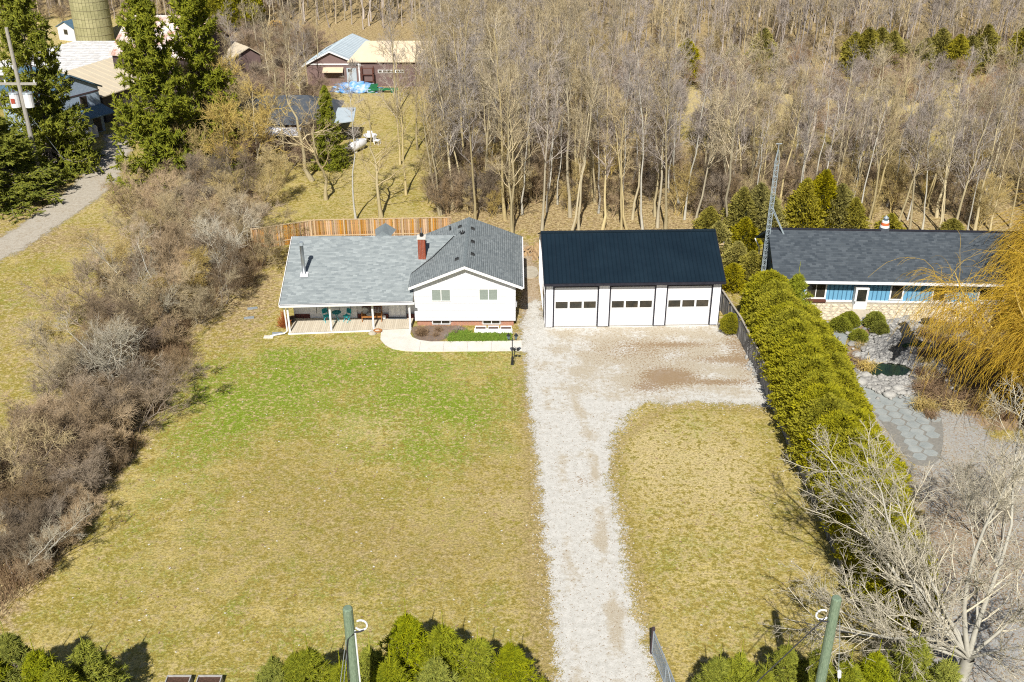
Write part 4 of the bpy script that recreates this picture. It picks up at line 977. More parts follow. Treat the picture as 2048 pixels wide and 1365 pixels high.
# forest trees
tall = [proto(100 + i, 'bark_tan', 'twig_tan' if i % 3 else 'twig_grey', h=16 + (i % 3), r=.125 + .03 * (i % 2), nlimb=17, stems=1, lo=.34, wob=.07 + .02 * i, limb=4.4) for i in range(5)]
tall += [proto(120 + i, 'bark_tan', 'twig_tan', h=15, r=.16, nlimb=11, stems=2, lo=.3, limb=3.8, lean=.08, wob=.1) for i in range(2)]
slim = [proto(140 + i, 'bark_pale', 'twig_grey', h=15, r=.10, nlimb=15, lo=.45, limb=2.4, spread=(20, 40), nb=6, nt_=6) for i in range(3)]
spread_t = [proto(150 + i, 'bark_tan', 'twig_tan', h=13, r=.22, nlimb=13, lo=.25, limb=5.5, spread=(35, 65), bend=.2, wob=.25, lean=.12) for i in range(2)]
under = [proto(160 + i, 'bark_thicket', 'twig_thicket' if i else 'twig_mossy', h=4.6, r=.05, nlimb=10, lo=.15, limb=2.0, stems=4, lean=.16, nb=6, nt_=5, twr=.009, spread=(20, 55)) for i in range(3)]

placed = []
def free(x, y, d):
    for a, b in placed:
        if abs(a - x) < d and abs(b - y) < d and math.hypot(a - x, b - y) < d: return False
    placed.append((x, y)); return True
RL = random.Random(5)
# trunks that can be located one by one
front = [(1084, 462, 0), (1140, 435, 1), (1147, 465, 5), (1189, 405, 2), (1205, 461, 3), (1197, 427, 7), (1257, 462, 5), (1265, 440, 4), (1285, 460, 8), (1331, 460, 0), (1244, 408, 7), (1315, 456, 1), (1369, 440, 8), (1389, 460, 2), (1400, 397, 3),
         (1452, 478, 4), (1733, 461, 1), (1710, 462, 7), (1793, 464, 2), (1819, 463, 0), (1844, 464, 7), (1872, 465, 5), (1909, 466, 3), (1934, 468, 8), (1948, 467, 1), (1590, 450, 7), (1640, 455, 8), (1500, 460, 7), (1980, 462, 2), (2020, 455, 0),
         (1028, 470, 6), (1010, 440, 1), (950, 445, 0), (935, 410, 2), (905, 420, 3), (885, 430, 6), (870, 400, 4), (985, 400, 5), (1045, 430, 7), (1060, 400, 0), (860, 360, 2), (915, 350, 1)]
allt = tall + slim
for px_, py_, k in front:
    x, y, _ = at(px_, py_); placed.append((x, y))
    zone = ('garage', 'tall bare tree at the near edge of the woods behind the black-roofed garage') if 1040 < px_ < 1460 else ('blue', 'tall bare tree at the near edge of the woods behind the blue house') if px_ >= 1460 else ('fence', 'bare tree in the clump behind the right end of the wooden fence')
    lst = sorted(q[0] for q in front if (1040 < q[0] < 1460 if zone[0] == 'garage' else q[0] >= 1460 if zone[0] == 'blue' else q[0] <= 1040)); nth = ('first', 'second', 'third', 'fourth', 'fifth', 'sixth', 'seventh', 'eighth', 'ninth', 'tenth', 'eleventh', 'twelfth', 'thirteenth', 'fourteenth', 'fifteenth', 'sixteenth', 'seventeenth', 'eighteenth', 'nineteenth', 'twentieth')[lst.index(px_)]
    zone = (zone[0], {'garage': 'bare tree at the woods edge behind the garage roof, ', 'blue': 'bare tree at the woods edge behind the blue house, ', 'fence': 'bare tree in the clump behind the right fence end, '}[zone[0]] + nth + ' trunk from the left')
    plant(allt[k], 'bare_tree', zone[1], 'tree', {'garage': 'edge trees behind the garage', 'blue': 'edge trees behind the blue house', 'fence': 'clump behind the wooden fence'}[zone[0]], (x, y, 0), RL.uniform(0, 6.3), RL.uniform(.66, .86) if px_ > 1460 else RL.uniform(.85, 1.05), lean=(RL.gauss(0, .045), RL.gauss(0, .045)))
# clearing trees
plant(slim[1], 'bare_tree', 'slender pale-trunked tree standing in the clearing behind the wooden fence', 'tree', None, at(712, 443), 1.0, .95)
plant(spread_t[0], 'bare_tree', 'dark crooked tree leaning right in the clearing', 'tree', None, at(762, 435), 2.0, .85, lean=(0, .16))
plant(spread_t[1], 'bare_tree', 'thick-trunked tree beside the bungalow in the clearing', 'tree', None, at(624, 362), .4, 1.0)
plant(spread_t[0], 'bare_tree', 'dark curved tree left of the clearing in front of the bungalow', 'tree', None, at(652, 400), 4.4, .8, lean=(0, .1))
for px_, py_ in ((800, 330), (835, 300), (812, 390), (852, 245), (880, 215), (795, 225)):
    plant(tall[(px_) % 5], 'bare_tree', 'bare tree along the right edge of the clearing', 'tree', 'right edge of the clearing', at(px_, py_), px_, .9)
# woods
def in_poly(poly, x, y): return sd_poly(poly, np.array([x]), np.array([y]))[0] > 0
woods = poly_at([(860, 430), (1030, 440), (1440, 452), (2300, 470), (2300, 300), (2300, -60), (420, -60), (520, 20), (620, 55), (850, 70), (870, 200)])
gap = poly_at([(1180, 250), (1180, 165), (1700, 150), (2300, 145), (2300, 330), (1700, 320), (1450, 300)])
n_ind = 0; n_try = 0; stuffpts = []
cand = []
while len(cand) < 900 and n_try < 60000:
    n_try += 1
    y = 84 + (RL.random() ** .9) * 105; x = RL.uniform(-60, 95)
    if abs(x) > y * .56 + 3: continue
    if not in_poly(woods, x, y): continue
    if in_poly(gap, x, y): continue
    if y > 134 and RL.random() < .15: continue
    if x > 18 and 96 < y < 112 and RL.random() < .55: continue
    if free(x, y, 2.15 if y < 112 else 2.3): cand.append((y, x))
cand.sort()
for y, x in cand:
    if n_ind < 235:
        k = RL.randrange(len(allt))
        ax = x / y; zn = 'behind the house' if ax < .01 else 'behind the garage' if ax < .17 else 'behind the antenna tower' if ax < .30 else 'behind the blue house roof' if ax < .42 else 'at the right edge of the picture'
        if y > 100 and ax < -.1: zn = 'beyond the purple-grey barn'
        plant(allt[k], 'bare_tree', ('bare tree deep in the leafless woods ' if y > 100 else 'bare tree inside the woods, second or third row, ') + zn, 'tree', ('deep woods ' if y > 100 else 'inner woods ') + zn,
              (x, y, 0), RL.uniform(0, 6.3), RL.uniform(.62, .92) if (x > 18 and y < 112) else RL.uniform(.72, 1.0), lean=(RL.gauss(0, .055), RL.gauss(0, .055)), parts=y < 100)
        n_ind += 1
    else: stuffpts.append((x, y))

def scatter(name, pts, meshes, smin, smax, seed, kind='stuff'):
    """one object of kind stuff: meshes spread over points by geometry nodes"""
    cl = bpy.data.collections.new(name + '_sources')
    for me in meshes:
        cl.objects.link(bpy.data.objects.new(name + '_source', me))
    me = bpy.data.meshes.new(name); me.from_pydata([(*p[:2], p[2] if len(p) > 2 else 0) for p in pts], [], [])
    o = obj(name, me, None, kind=kind)
    ng = bpy.data.node_groups.new(name, 'GeometryNodeTree'); ng.interface.new_socket('Geometry', in_out='INPUT', socket_type='NodeSocketGeometry'); ng.interface.new_socket('Geometry', in_out='OUTPUT', socket_type='NodeSocketGeometry')
    n, l = ng.nodes, ng.links
    gi = n.new('NodeGroupInput'); go = n.new('NodeGroupOutput'); ip = n.new('GeometryNodeInstanceOnPoints'); ci = n.new('GeometryNodeCollectionInfo')
    ci.inputs[0].default_value = cl; ci.inputs[1].default_value = True; ci.inputs[2].default_value = True
    l.new(gi.outputs[0], ip.inputs['Points']); l.new(ci.outputs[0], ip.inputs['Instance']); ip.inputs['Pick Instance'].default_value = True
    ri = n.new('FunctionNodeRandomValue'); ri.data_type = 'INT'; ri.inputs[4].default_value = 0; ri.inputs[5].default_value = len(meshes) - 1; ri.inputs['Seed'].default_value = seed
    l.new(ri.outputs[2], ip.inputs['Instance Index'])
    rr = n.new('FunctionNodeRandomValue'); rr.data_type = 'FLOAT_VECTOR'; rr.inputs[0].default_value = (-.05, -.05, 0); rr.inputs[1].default_value = (.05, .05, 6.28); rr.inputs['Seed'].default_value = seed + 1
    l.new(rr.outputs[0], ip.inputs['Rotation'])
    rs = n.new('FunctionNodeRandomValue'); rs.data_type = 'FLOAT'; rs.inputs[2].default_value = smin; rs.inputs[3].default_value = smax; rs.inputs['Seed'].default_value = seed + 2
    l.new(rs.outputs[1], ip.inputs['Scale']); l.new(ip.outputs[0], go.inputs[0])
    md = o.modifiers.new('scatter', 'NODES'); md.node_group = ng
    return o
o_ = scatter('distant_woods', stuffpts, [p.j for p in tall[:4] + slim], .7, .95, 3)
# understory
up_ = []
for _ in range(5000):
    y = RL.uniform(80, 150); x = RL.uniform(-22, 85)
    if abs(x) > y * .56 or not in_poly(woods, x, y) or in_poly(gap, x, y): continue
    dens = .7 if x < 2 else .16
    if RL.random() < dens * (1.2 if y < 100 else .6): up_.append((x, y))
    if len(up_) > 420: break
fs = []
for _ in range(4000):
    y = RL.uniform(100, 136); x = RL.uniform(5, 80)
    if abs(x) < y * .56 and in_poly(gap, x, y) and RL.random() < .5 and len(fs) < 170: fs.append((x, y))
scrub = [proto(170 + i, 'bark_thicket', ('twig_red', 'twig_grey')[i], h=3.2, r=.04, nlimb=10, lo=.1, limb=1.8, stems=5, lean=.22, nb=6, nt_=5, twr=.009, spread=(20, 55)) for i in range(2)]
scatter('field_scrub', fs, [p.j for p in scrub], .45, 1.15, 13)
scatter('understory_brush', up_, [p.j for p in under], .5, 1.0, 9)

# ------------------------------------------------------------------ left thicket
th_trees = [proto(200 + i, 'bark_thicket', ('twig_thicket', 'twig_tan', 'twig_thicket', 'twig_mossy', 'twig_straw', 'twig_straw')[i], h=5.6, r=.085, nlimb=16, lo=.12, limb=3.0, stems=3 + i % 2, lean=.22, nb=8, nt_=8, spread=(25, 65), bend=.2, twr=.009, up=.05) for i in range(6)]
th_shrub = [proto(210 + i, 'bark_thicket', ('twig_thicket', 'twig_straw', 'twig_red', 'twig_straw')[i], h=3.0, r=.035, nlimb=14, lo=.08, limb=1.7, stems=9, lean=.38, nb=7, nt_=6, spread=(15, 50), twr=.008, up=.06) for i in range(4)]
thp = np.array(thick_line)
k = 0; RL2 = random.Random(8); plc = []
tries = 0
while k < 112 and tries < 20000:
    tries += 1
    x, y = RL2.uniform(-37, -18), RL2.uniform(29.5, 91)
    if not in_poly(thick_line, x, y): continue
    dd = 1.45 if y < 56 else 2.25
    if any(math.hypot(a - x, b - y) < dd for a, b in plc): continue
    if abs(x) > y * .56 + 2: continue
    plc.append((x, y)); edge = sd_poly(thick_line, np.array([x]), np.array([y]))[0]
    big = (y > 52 and RL2.random() < .6) or RL2.random() < .15
    p = th_trees[RL2.choice((1, 1, 3, 2, 4, 5) if y > 56 else (0, 2, 0, 1))] if big else th_shrub[RL2.choice((0, 1)) if y < 56 else RL2.choice((2, 3, 3))]
    nearz = y < 52
    lv = 'by the big spruces' if y > 84 else 'beside the wooden fence' if y > 75 else 'level with the house roof' if y > 66 else 'level with the porch' if y > 59 else 'level with the greenest lawn' if y > 51 else 'at mid lawn' if y > 43 else 'level with the mid driveway' if y > 37 else 'at the lower left corner'
    sdn = 'on the lawn side' if edge < 1.6 and x > np.interp(y, [29, 38, 54, 72, 92], [-30, -27, -25, -25, -27]) else 'on the field side' if edge < 1.6 else 'in the middle'
    plant(p, 'bare_shrub', ('many-stemmed bare small tree' if big else 'dark dense leafless shrub' if y < 56 else 'pale tangled leafless shrub') + ' in left thicket ' + lv + ', ' + sdn,
          'shrub' if not big else 'small tree', 'near left thicket' if nearz else 'far left thicket', (x, y, 0), RL2.uniform(0, 6.3), RL2.uniform(.62, .95) * (.88 if big else 1.0) * (min(1, .6 + edge * .2) if not big else 1), lean=(0, 0))
    k += 1
pale = [proto(230 + i, 'bark_pale', 'twig_pale', h=6.5, r=.12, nlimb=12, lo=.2, limb=3.6, stems=3, lean=.25, nb=7, nt_=6, spread=(25, 60), bend=.2, twr=.009) for i in range(2)]
plant(pale[0], 'bare_tree', 'pale forked bare tree rising from the middle of the left thicket', 'tree', None, at(268, 800), .6, .95)
plant(pale[1], 'bare_tree', 'pale bare tree with drooping twigs near the far end of the thicket', 'tree', None, at(350, 655), 2.6, .85)
plant(pale[0], 'bare_tree', 'greyish bare tree where the thicket meets the house lawn', 'tree', None, at(440, 590), 3.9, .9)
plant(pale[1], 'bare_tree', 'low pale-twigged bare tree at the left picture edge', 'tree', None, at(30, 1160), .3, .5)
# mossy / yellowish trees beside the big spruces
mossy = [proto(240 + i, 'bark_tan', 'twig_mossy', h=9, r=.16, nlimb=18, lo=.15, limb=4.2, stems=2, lean=.14, nb=8, nt_=8, spread=(30, 65), bend=.22, twr=.013) for i in range(2)]
for i, (px_, py_, s) in enumerate(((400, 345, 1.15), (345, 372, .85), (460, 372, .95), (510, 345, .95), (575, 350, .7), (470, 255, .8), (430, 300, 1.1), (375, 385, .7), (540, 330, .9))):
    plant(mossy[i % 2] if i not in (4, 5) else tall[1], 'bare_tree', ('broad ochre-twigged tree right of the front spruce', 'ochre-twigged tree under the front spruce', 'ochre-twigged tree where thicket meets the bungalow trees', 'ochre-twigged tree before the white awning left end', 'slim bare tree before the white awning right end', 'ochre-twigged tree left of the dark bungalow roof', 'high ochre-twigged tree behind the thicket trees', 'small ochre tree at the foot of the front spruce', 'ochre-twigged tree before the middle of the white awning', 'bare tree by the bungalow')[i], 'tree', 'trees before the bungalow', at(px_, py_), i * 1.7, s if i not in (4, 5) else .62)
for i, (px_, py_) in enumerate(((470, 200), (540, 190), (580, 150), (600, 110), (520, 130), (470, 150), (560, 235), (500, 95), (540, 60), (600, 60), (618, 195), (640, 165), (580, 180), (605, 225))):
    plant(tall[i % 5], 'bare_tree', 'bare tree between the farm buildings and the purple-grey barn', 'tree', 'trees between the barns', at(px_, py_), i * 2.1, .62)
brush = []
for _ in range(260):
    px_, py_ = RL.uniform(430, 640), RL.uniform(90, 330)
    brush.append(at(px_, py_))
brush = [p for p in brush if not (-34 < p[0] < -18 and 100 < p[1] < 120) and not (-28 < p[0] < -5 and 122 < p[1] < 140)]
scatter('brush', brush, [under[1].j, under[2].j, th_shrub[2].j], .5, 1.0, 21)
far_br = []
for _ in range(420):
    x, y = RL.uniform(-100, -35), RL.uniform(165, 192)
    far_br.append((x, y))
scatter('far_hedgerow', far_br, [slim[0].j, tall[1].j, under[1].j], .45, .7, 23)
rough = []
for _ in range(900):      # tall dry stems along the thicket
    x, y = RL.uniform(-37, -18), RL.uniform(29, 91)
    if in_poly(thick_line, x, y): rough.append((x, y))
tw = np.random.default_rng(5)
P0 = np.zeros((60, 2, 3)); P0[:, :, :2] = tw.normal(size=(60, 1, 2)) * .35; P0[:, 1] += tw.normal(size=(60, 3)) * .18; P0[:, 1, 2] = tw.uniform(.4, 1.1, 60)
drym = pack('dry_stems', tb(P0, np.full((60, 2), .008), 3, tw), 'dry_leaf')
scatter('dry_stems', rough, [drym], .7, 1.3, 31)

# ------------------------------------------------------------------ conifers
def spruce_mesh(seed, h, Rb, nbr, nsub, nsh, shoot, r_sh, droop=-.1, expo=.85, z0=.05, m='spruce_far', lead=0):
    rg = np.random.default_rng(seed)
    t = np.sort(rg.uniform(z0, .985, nbr)); az = rg.uniform(0, 2 * math.pi, nbr)
    L = Rb * (1 - t) ** expo * rg.uniform(.78, 1.08, nbr) + .12
    n = 6; s = np.linspace(0, 1, n)
    elev = -.25 + .9 * t ** 1.5
    zz = t[:, None] * h + L[:, None] * (s[None] * elev[:, None] + droop * np.sin(s * math.pi)[None] * 1.4 + .10 * s[None] ** 2)
    P = np.stack([np.cos(az)[:, None] * L[:, None] * s, np.sin(az)[:, None] * L[:, None] * s, zz], 2)
    Rr = (.012 + .012 * L)[:, None] * np.linspace(1, .3, n)[None]
    tr, trr = ground_path(h, (0, 0), rg, 8, .01, .02 * h ** .9, .05)
    S1, Q1 = sprout(P, Rr, nsub, (.12, 1), (35, 70), (.16, .5), 3, rg, .12, (0, 0, -.04), .6, .4, plane=(1, 1, .25), lenfall=.25)
    # scale sub branches with parent length
    sc = np.repeat(L, nsub)[:, None, None]; S1 = S1[:, :1] + (S1 - S1[:, :1]) * np.clip(sc * .62, .35, 3.2)
    S2, Q2 = sprout(S1, Q1, nsh, (.05, 1), (20, 60), (shoot * .6, shoot), 2, rg, .1, (0, 0, .10), rabs=r_sh, rend=.25, lenfall=.2)
    S0, Q0 = sprout(P, Rr, max(4, nsh), (.4, 1), (15, 50), (shoot * .7, shoot * 1.1), 2, rg, .1, (0, 0, .12), rabs=r_sh, rend=.25)
    foliage = join([tb(S1, np.full(Q1.shape, r_sh * .8), 3, rg, .5, 1), tb(S2, Q2, 3, rg, 0, .9), tb(S0, Q0, 3, rg, 0, .6)])
    if lead:
        n3 = 14; zt3 = rg.uniform(.55, 1, n3); a3 = rg.uniform(0, 6.28, n3); q3 = np.zeros((n3, 3, 3)); rr3 = Rb * .55 * (1 - zt3)
        q3[:, :, 0] = (np.cos(a3) * rr3)[:, None]; q3[:, :, 1] = (np.sin(a3) * rr3)[:, None]; q3[:, :, 2] = (zt3 * h * .97)[:, None] + np.linspace(0, 1, 3)[None] * rg.uniform(.25, lead, (n3, 1)); q3[0, :, :2] = 0; q3[0, :, 2] = h + np.array((-.2, .2, .2 + lead))
        r3 = np.full((n3, 3), .026) * np.array((1.2, 1, .5)); s3, t3 = sprout(q3, r3, 16, (.1, .9), (40, 75), (.06, .16), 2, rg, .05, (0, 0, .1), rabs=.018, rend=.3)
        foliage = join([foliage, tb(q3, r3, 3, rg, 0, .4), tb(s3, t3, 3, rg, 0, .5)])
    wood = join([tb(tr, trr, 6, rg), tb(P, Rr, 3, rg)])
    p = Proto(); p.t = pack('trunk', wood, 'bark_thicket'); p.c = pack('crown', foliage, m); return p
def plant_c(p, name, label, cat, group, loc, rz, s, sz=None):
    p.j = p.c; return plant(p, name, label, cat, group, loc, rz, s, sz)
big_sp = [spruce_mesh(301, 19, 6.3, 240, 15, 8, .55, .070), spruce_mesh(302, 19, 6.0, 240, 15, 8, .55, .070)]
plant_c(big_sp[0], 'spruce_tree', 'front of the two tall spruces right of the farm lane', 'tree', None, (at(338, 378)[0], at(338, 378)[1], 0), 0, .84, 1.0)
plant_c(big_sp[1], 'spruce_tree', 'rear of the two tall spruces right of the farm lane', 'tree', None, (at(424, 325)[0], at(424, 325)[1], 0), 1.5, .82, 1.0)
plant_c(big_sp[1], 'spruce_tree', 'big dark spruce behind the transformer pole', 'tree', None, (at(108, 345)[0], at(108, 345)[1], 0), 3.0, .82, 1.05)
plant_c(big_sp[0], 'spruce_tree', 'lower broad spruce left of the farm lane at the picture edge', 'tree', None, (at(20, 402)[0], at(20, 402)[1], 0), 4.0, .95, .42)
plant_c(big_sp[1], 'spruce_tree', 'low spruce skirting the right side of the transformer pole', 'tree', None, (at(120, 322)[0], at(120, 322)[1], 0), 5.0, .7, .36)
plant_c(big_sp[1], 'spruce_tree', 'sparse dark conifer at the right end of the dark-roofed bungalow', 'tree', None, (at(662, 335)[0], at(662, 335)[1], 0), 2.2, .36, .42)
nsp = [spruce_mesh(310 + i, 4.4, 2.3, 210, 11, 6, .28, .017, droop=-.03, expo=1.0, m='spruce_near', lead=.9) for i in range(3)]
tips = [(12, 1280, 4.4), (70, 1312, 4.0), (165, 1292, 3.8), (-40, 1300, 4.4), (110, 1340, 4.0), (545, 1322, 3.6), (590, 1318, 3.7), (615, 1305, 3.9), (740, 1305, 4.0), (812, 1242, 4.6), (885, 1262, 4.4), (955, 1285, 4.3), (1022, 1300, 4.2), (680, 1335, 3.8), (780, 1330, 4.3), (870, 1330, 4.3),
        (1440, 1322, 3.6), (1482, 1318, 3.8), (1575, 1300, 3.6), (1640, 1310, 3.7), (1700, 1330, 3.9), (1755, 1318, 4.0), (1835, 1285, 4.2), (1900, 1330, 4.0), (1530, 1352, 3.6)]
posw = ['at the lower left corner', 'below the thicket', 'left of the raised beds', 'beyond the left corner', 'behind the left corner pair', 'just right of the raised beds', 'third right of the raised beds', 'left of the near utility pole', 'touching the near utility pole', 'with the highest tip, right of the near pole',
        'second right of the highest tip', 'in the middle of the driveway-side clump', 'nearest the driveway', 'behind the near pole base', 'filling under the highest tip', 'filling the driveway-side clump', 'first right of the wire gate', 'second right of the wire gate', 'left of the right green pole', 'touching the right green pole', 'right of the right green pole', 'under the hedge end', 'under the big bare tree', 'at the far right of the row', 'with its tip barely in view between gate and pole']
for i, (px_, py_, hh) in enumerate(tips):
    x, y, _ = at(px_, py_, hh)
    plant_c(nsp[i % 3], 'young_spruce', 'young yellow-green spruce ' + posw[i], 'tree', 'row of young spruces along the road', (x, y, 0), i * 1.3, hh / 4.4)

def cedar_mesh(seed, h, Rb, n, lw=(.20, .055), shape=.6, lump=.25, m='cedar', base=.0, pw=2.2, foot=.62):
    rg = np.random.default_rng(seed)
    # lumpy body: directions on a cone-ish ellipsoid
    t = rg.uniform(0, 1, n) ** .8; az = rg.uniform(0, 2 * math.pi, n)
    prof = lambda t: (1 - t ** pw) ** shape * (foot + (1 - foot) * np.minimum(1, t * 5 * (foot / .62) + .2))
    k1, k2, k3 = rg.uniform(0, 6.28, 3)
    lum = 1 + lump * (.4 * np.sin(az * 2 + t * 5 + k1) + .4 * np.sin(az * 5 - t * 13 + k2) + .3 * np.sin(az * 9 + t * 27 + k3) + .3 * np.sin(az * 14 - t * 41 + k1 * 2))
    rr = Rb * prof(t) * lum * rg.uniform(.72, 1.05, n)
    p = np.stack([np.cos(az) * rr, np.sin(az) * rr, base + t * h * (1 + .04 * np.sin(az * 4 + k2))], 1)
    out = np.stack([np.cos(az), np.sin(az), np.zeros(n)], 1)
    d = unit(out * rg.uniform(.3, 1.0, (n, 1)) + np.array((0, 0, 1)) * rg.uniform(.2, 1.1, (n, 1)) + rg.normal(size=(n, 3)) * .35)
    sd = unit(np.cross(d, rg.normal(size=(n, 3)))); L = rg.uniform(.6, 1.2, (n, 1)) * lw[0]; W = rg.uniform(.7, 1.3, (n, 1)) * lw[1]
    V = np.stack([p, p + d * L * .5 + sd * W, p + d * L, p + d * L * .5 - sd * W], 1).reshape(-1, 3)
    Q = np.arange(n * 4).reshape(-1, 4)
    A = np.repeat(np.clip(1.0 - rr / (Rb * 1.15 * np.maximum(prof(t), .05)) * .9 + rg.uniform(-.3, .3, n), 0, 1), 4)  # sprays deeper in the crown coloured darker, crevice shade painted in
    # added dark core, blocks light through the crown and darkens its inside
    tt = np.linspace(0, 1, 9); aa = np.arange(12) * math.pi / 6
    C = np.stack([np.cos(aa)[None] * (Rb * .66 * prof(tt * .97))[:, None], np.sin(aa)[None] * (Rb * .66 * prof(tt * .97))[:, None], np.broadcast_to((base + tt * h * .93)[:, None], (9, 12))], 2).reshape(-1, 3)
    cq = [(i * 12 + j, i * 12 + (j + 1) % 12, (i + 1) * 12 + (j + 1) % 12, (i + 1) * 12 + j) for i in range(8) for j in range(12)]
    q = Proto(); q.c = mesh_np('crown', V, quads=Q, a=A); q.c.materials.append(M[m]); q.core = mesh_np('light_block_core', C, quads=cq); q.core.materials.append(M['core'])
    tr, trr = ground_path(h * .8, (0, 0), rg, 4, .01, .06 * Rb, .3); q.t = pack('trunk', tb(tr, trr, 6, rg), 'bark_thicket'); q.h = h
    return q
def plant_cedar(q, name, label, cat, group, loc, rz, s, sz=None, lean=(0, 0), core=True):
    o = bpy.data.objects.new(name, None); COL.objects.link(o)
    for nm, me in (('trunk', q.t), ('crown', q.c)) + ((('light_block_core', q.core),) if core else ()):
        c = bpy.data.objects.new(nm, me); COL.objects.link(c); c.parent = o
    o.location = loc; o.rotation_euler = (lean[0], lean[1], rz); o.scale = (s, s, sz or s); return tag(o, label, cat, group)
ced = [cedar_mesh(400 + i, 4.2, 1.75, 19000, (.21, .038), .5, .22, base=.30, pw=3.2, foot=.5) for i in range(4)]
# hedge along the grey fence
hedge = []
for i in range(20):
    t = i / 19
    y = 63.6 - t * 28.0; x = 17.5 - .35 * sm(t, .3, .5) + .25 * t
    hedge.append((x, y))
ordw = ['at the far end beside the fence top', 'second from the far end', 'third from the far end', 'fourth from the far end', 'fifth from the far end', 'level with the garage doors', 'beside the heap of stones', 'eighth from the far end', 'ninth from the far end', 'tenth from the far end', 'level with the pond', 'twelfth from the far end', 'level with the grey slab yard',
        'fourteenth from the far end', 'fifteenth from the far end', 'sixth from the near end', 'fifth from the near end', 'fourth from the near end', 'third from the near end', 'at the near end behind the bare tree']
for i, (x, y) in enumerate(hedge):
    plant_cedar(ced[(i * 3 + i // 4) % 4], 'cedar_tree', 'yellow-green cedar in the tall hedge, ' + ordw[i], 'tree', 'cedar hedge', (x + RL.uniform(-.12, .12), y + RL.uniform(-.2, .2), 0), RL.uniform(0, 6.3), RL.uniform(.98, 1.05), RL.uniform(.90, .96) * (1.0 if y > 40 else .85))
for i in range(9):    # second staggered row towards the pond
    x, y = 18.7 + .5 * min(1, i / 3) + .15 * math.sin(i), 59.5 - i * 2.1
    if i < 3 or i > 4 or True:
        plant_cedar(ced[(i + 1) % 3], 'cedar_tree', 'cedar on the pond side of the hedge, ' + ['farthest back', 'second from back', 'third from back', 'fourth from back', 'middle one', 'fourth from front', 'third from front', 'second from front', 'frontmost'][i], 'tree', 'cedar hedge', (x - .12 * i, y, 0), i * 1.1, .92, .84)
# cedars between garage and blue house and behind
cdd = [cedar_mesh(420 + i, 4.6, 1.35, 9000, (.30, .05), .8, .5, 'cedar_dull') for i in range(3)]
oth = [(1432, 505, 4.0, 'leaning over the slatted fence panel'), (1470, 540, 3.6, 'at the garage back right corner'), (1485, 500, 4.2, 'behind the slatted fence panel'), (1500, 560, 3.6, 'between garage and antenna tower'), (1462, 570, 2.8, 'small, between garage and fence'), (1416, 470, 3.8, 'at the right end of the garage roof'),
       (1478, 470, 6.0, 'dark, left of the antenna tower'), (1510, 468, 6.4, 'dark, directly behind the antenna tower'), (1535, 475, 5.4, 'behind the left gable of the blue house'), (1600, 462, 6.6, 'first behind the blue roof'), (1635, 458, 7.4, 'tallest behind the blue roof'), (1670, 462, 6.0, 'right of the tallest behind the blue roof'), (1700, 466, 4.6, 'short, left of the striped chimney'), (1775, 470, 3.0, 'low, right of the striped chimney'), (1900, 470, 2.4, 'low shrub-like, behind the right part of the blue roof')]
for i, (px_, py_, hh, w_) in enumerate(oth):
    x, y, _ = at(px_, py_ + 8)
    if i < 5: y -= 0
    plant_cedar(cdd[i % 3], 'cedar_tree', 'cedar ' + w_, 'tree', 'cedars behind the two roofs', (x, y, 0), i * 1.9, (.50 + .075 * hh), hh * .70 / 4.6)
plant_c(nsp[0], 'young_spruce', 'dark young spruce with three bare tips in front of the blue house corner', 'tree', None, (18.9, 62.4, 0), 1, 1.05)
o_ = plant_cedar(ced[0], 'cedar_shrub', 'small green cedar bush against the grey fence by the garage', 'shrub', None, (15.0, 63.3, 0), 1, .38, .32)
# far cedars in the back woods
for i, (px_, py_, s) in enumerate(((1700, 150, 1.2), (1725, 152, 1.35), (1750, 148, 1.3), (1775, 152, 1.25), (1800, 150, 1.0), (1840, 155, 1.1), (1870, 150, 1.3), (1905, 155, 1.2), (1930, 150, 1.1), (1958, 145, 1.35), (2030, 155, 1.4), (1370, 165, 1.2), (1520, 150, 1.3), (1460, 155, .9), (2040, 245, .9))):
    plant_cedar(cdd[i % 3], 'cedar_tree', 'small green cedar in the back woods band, ' + ['1st from the left of the right group', '2nd of the right group', '3rd of the right group', '4th of the right group', '5th of the right group', '6th of the right group', '7th of the right group', '8th of the right group', '9th of the right group', '10th of the right group', 'last at the right picture edge', 'alone far left of the rest', 'right of the lone far left one', 'lowest, between the two lone ones', 'lower, alone at the right edge'][i], 'tree', 'cedars in the back woods', at(px_, py_), i, s * .95, s * .92)
for i, (px_, py_, s) in enumerate(((455, 60, 1.4), (480, 62, 1.8), (440, 65, 1.2), (500, 55, 1.3))):
    plant_cedar(ced[i % 3], 'cedar_tree', 'cedar in the group beyond the beige lean-to roof', 'tree', 'cedars beyond the lean-to', at(px_, py_), i, s, s * 1.3)
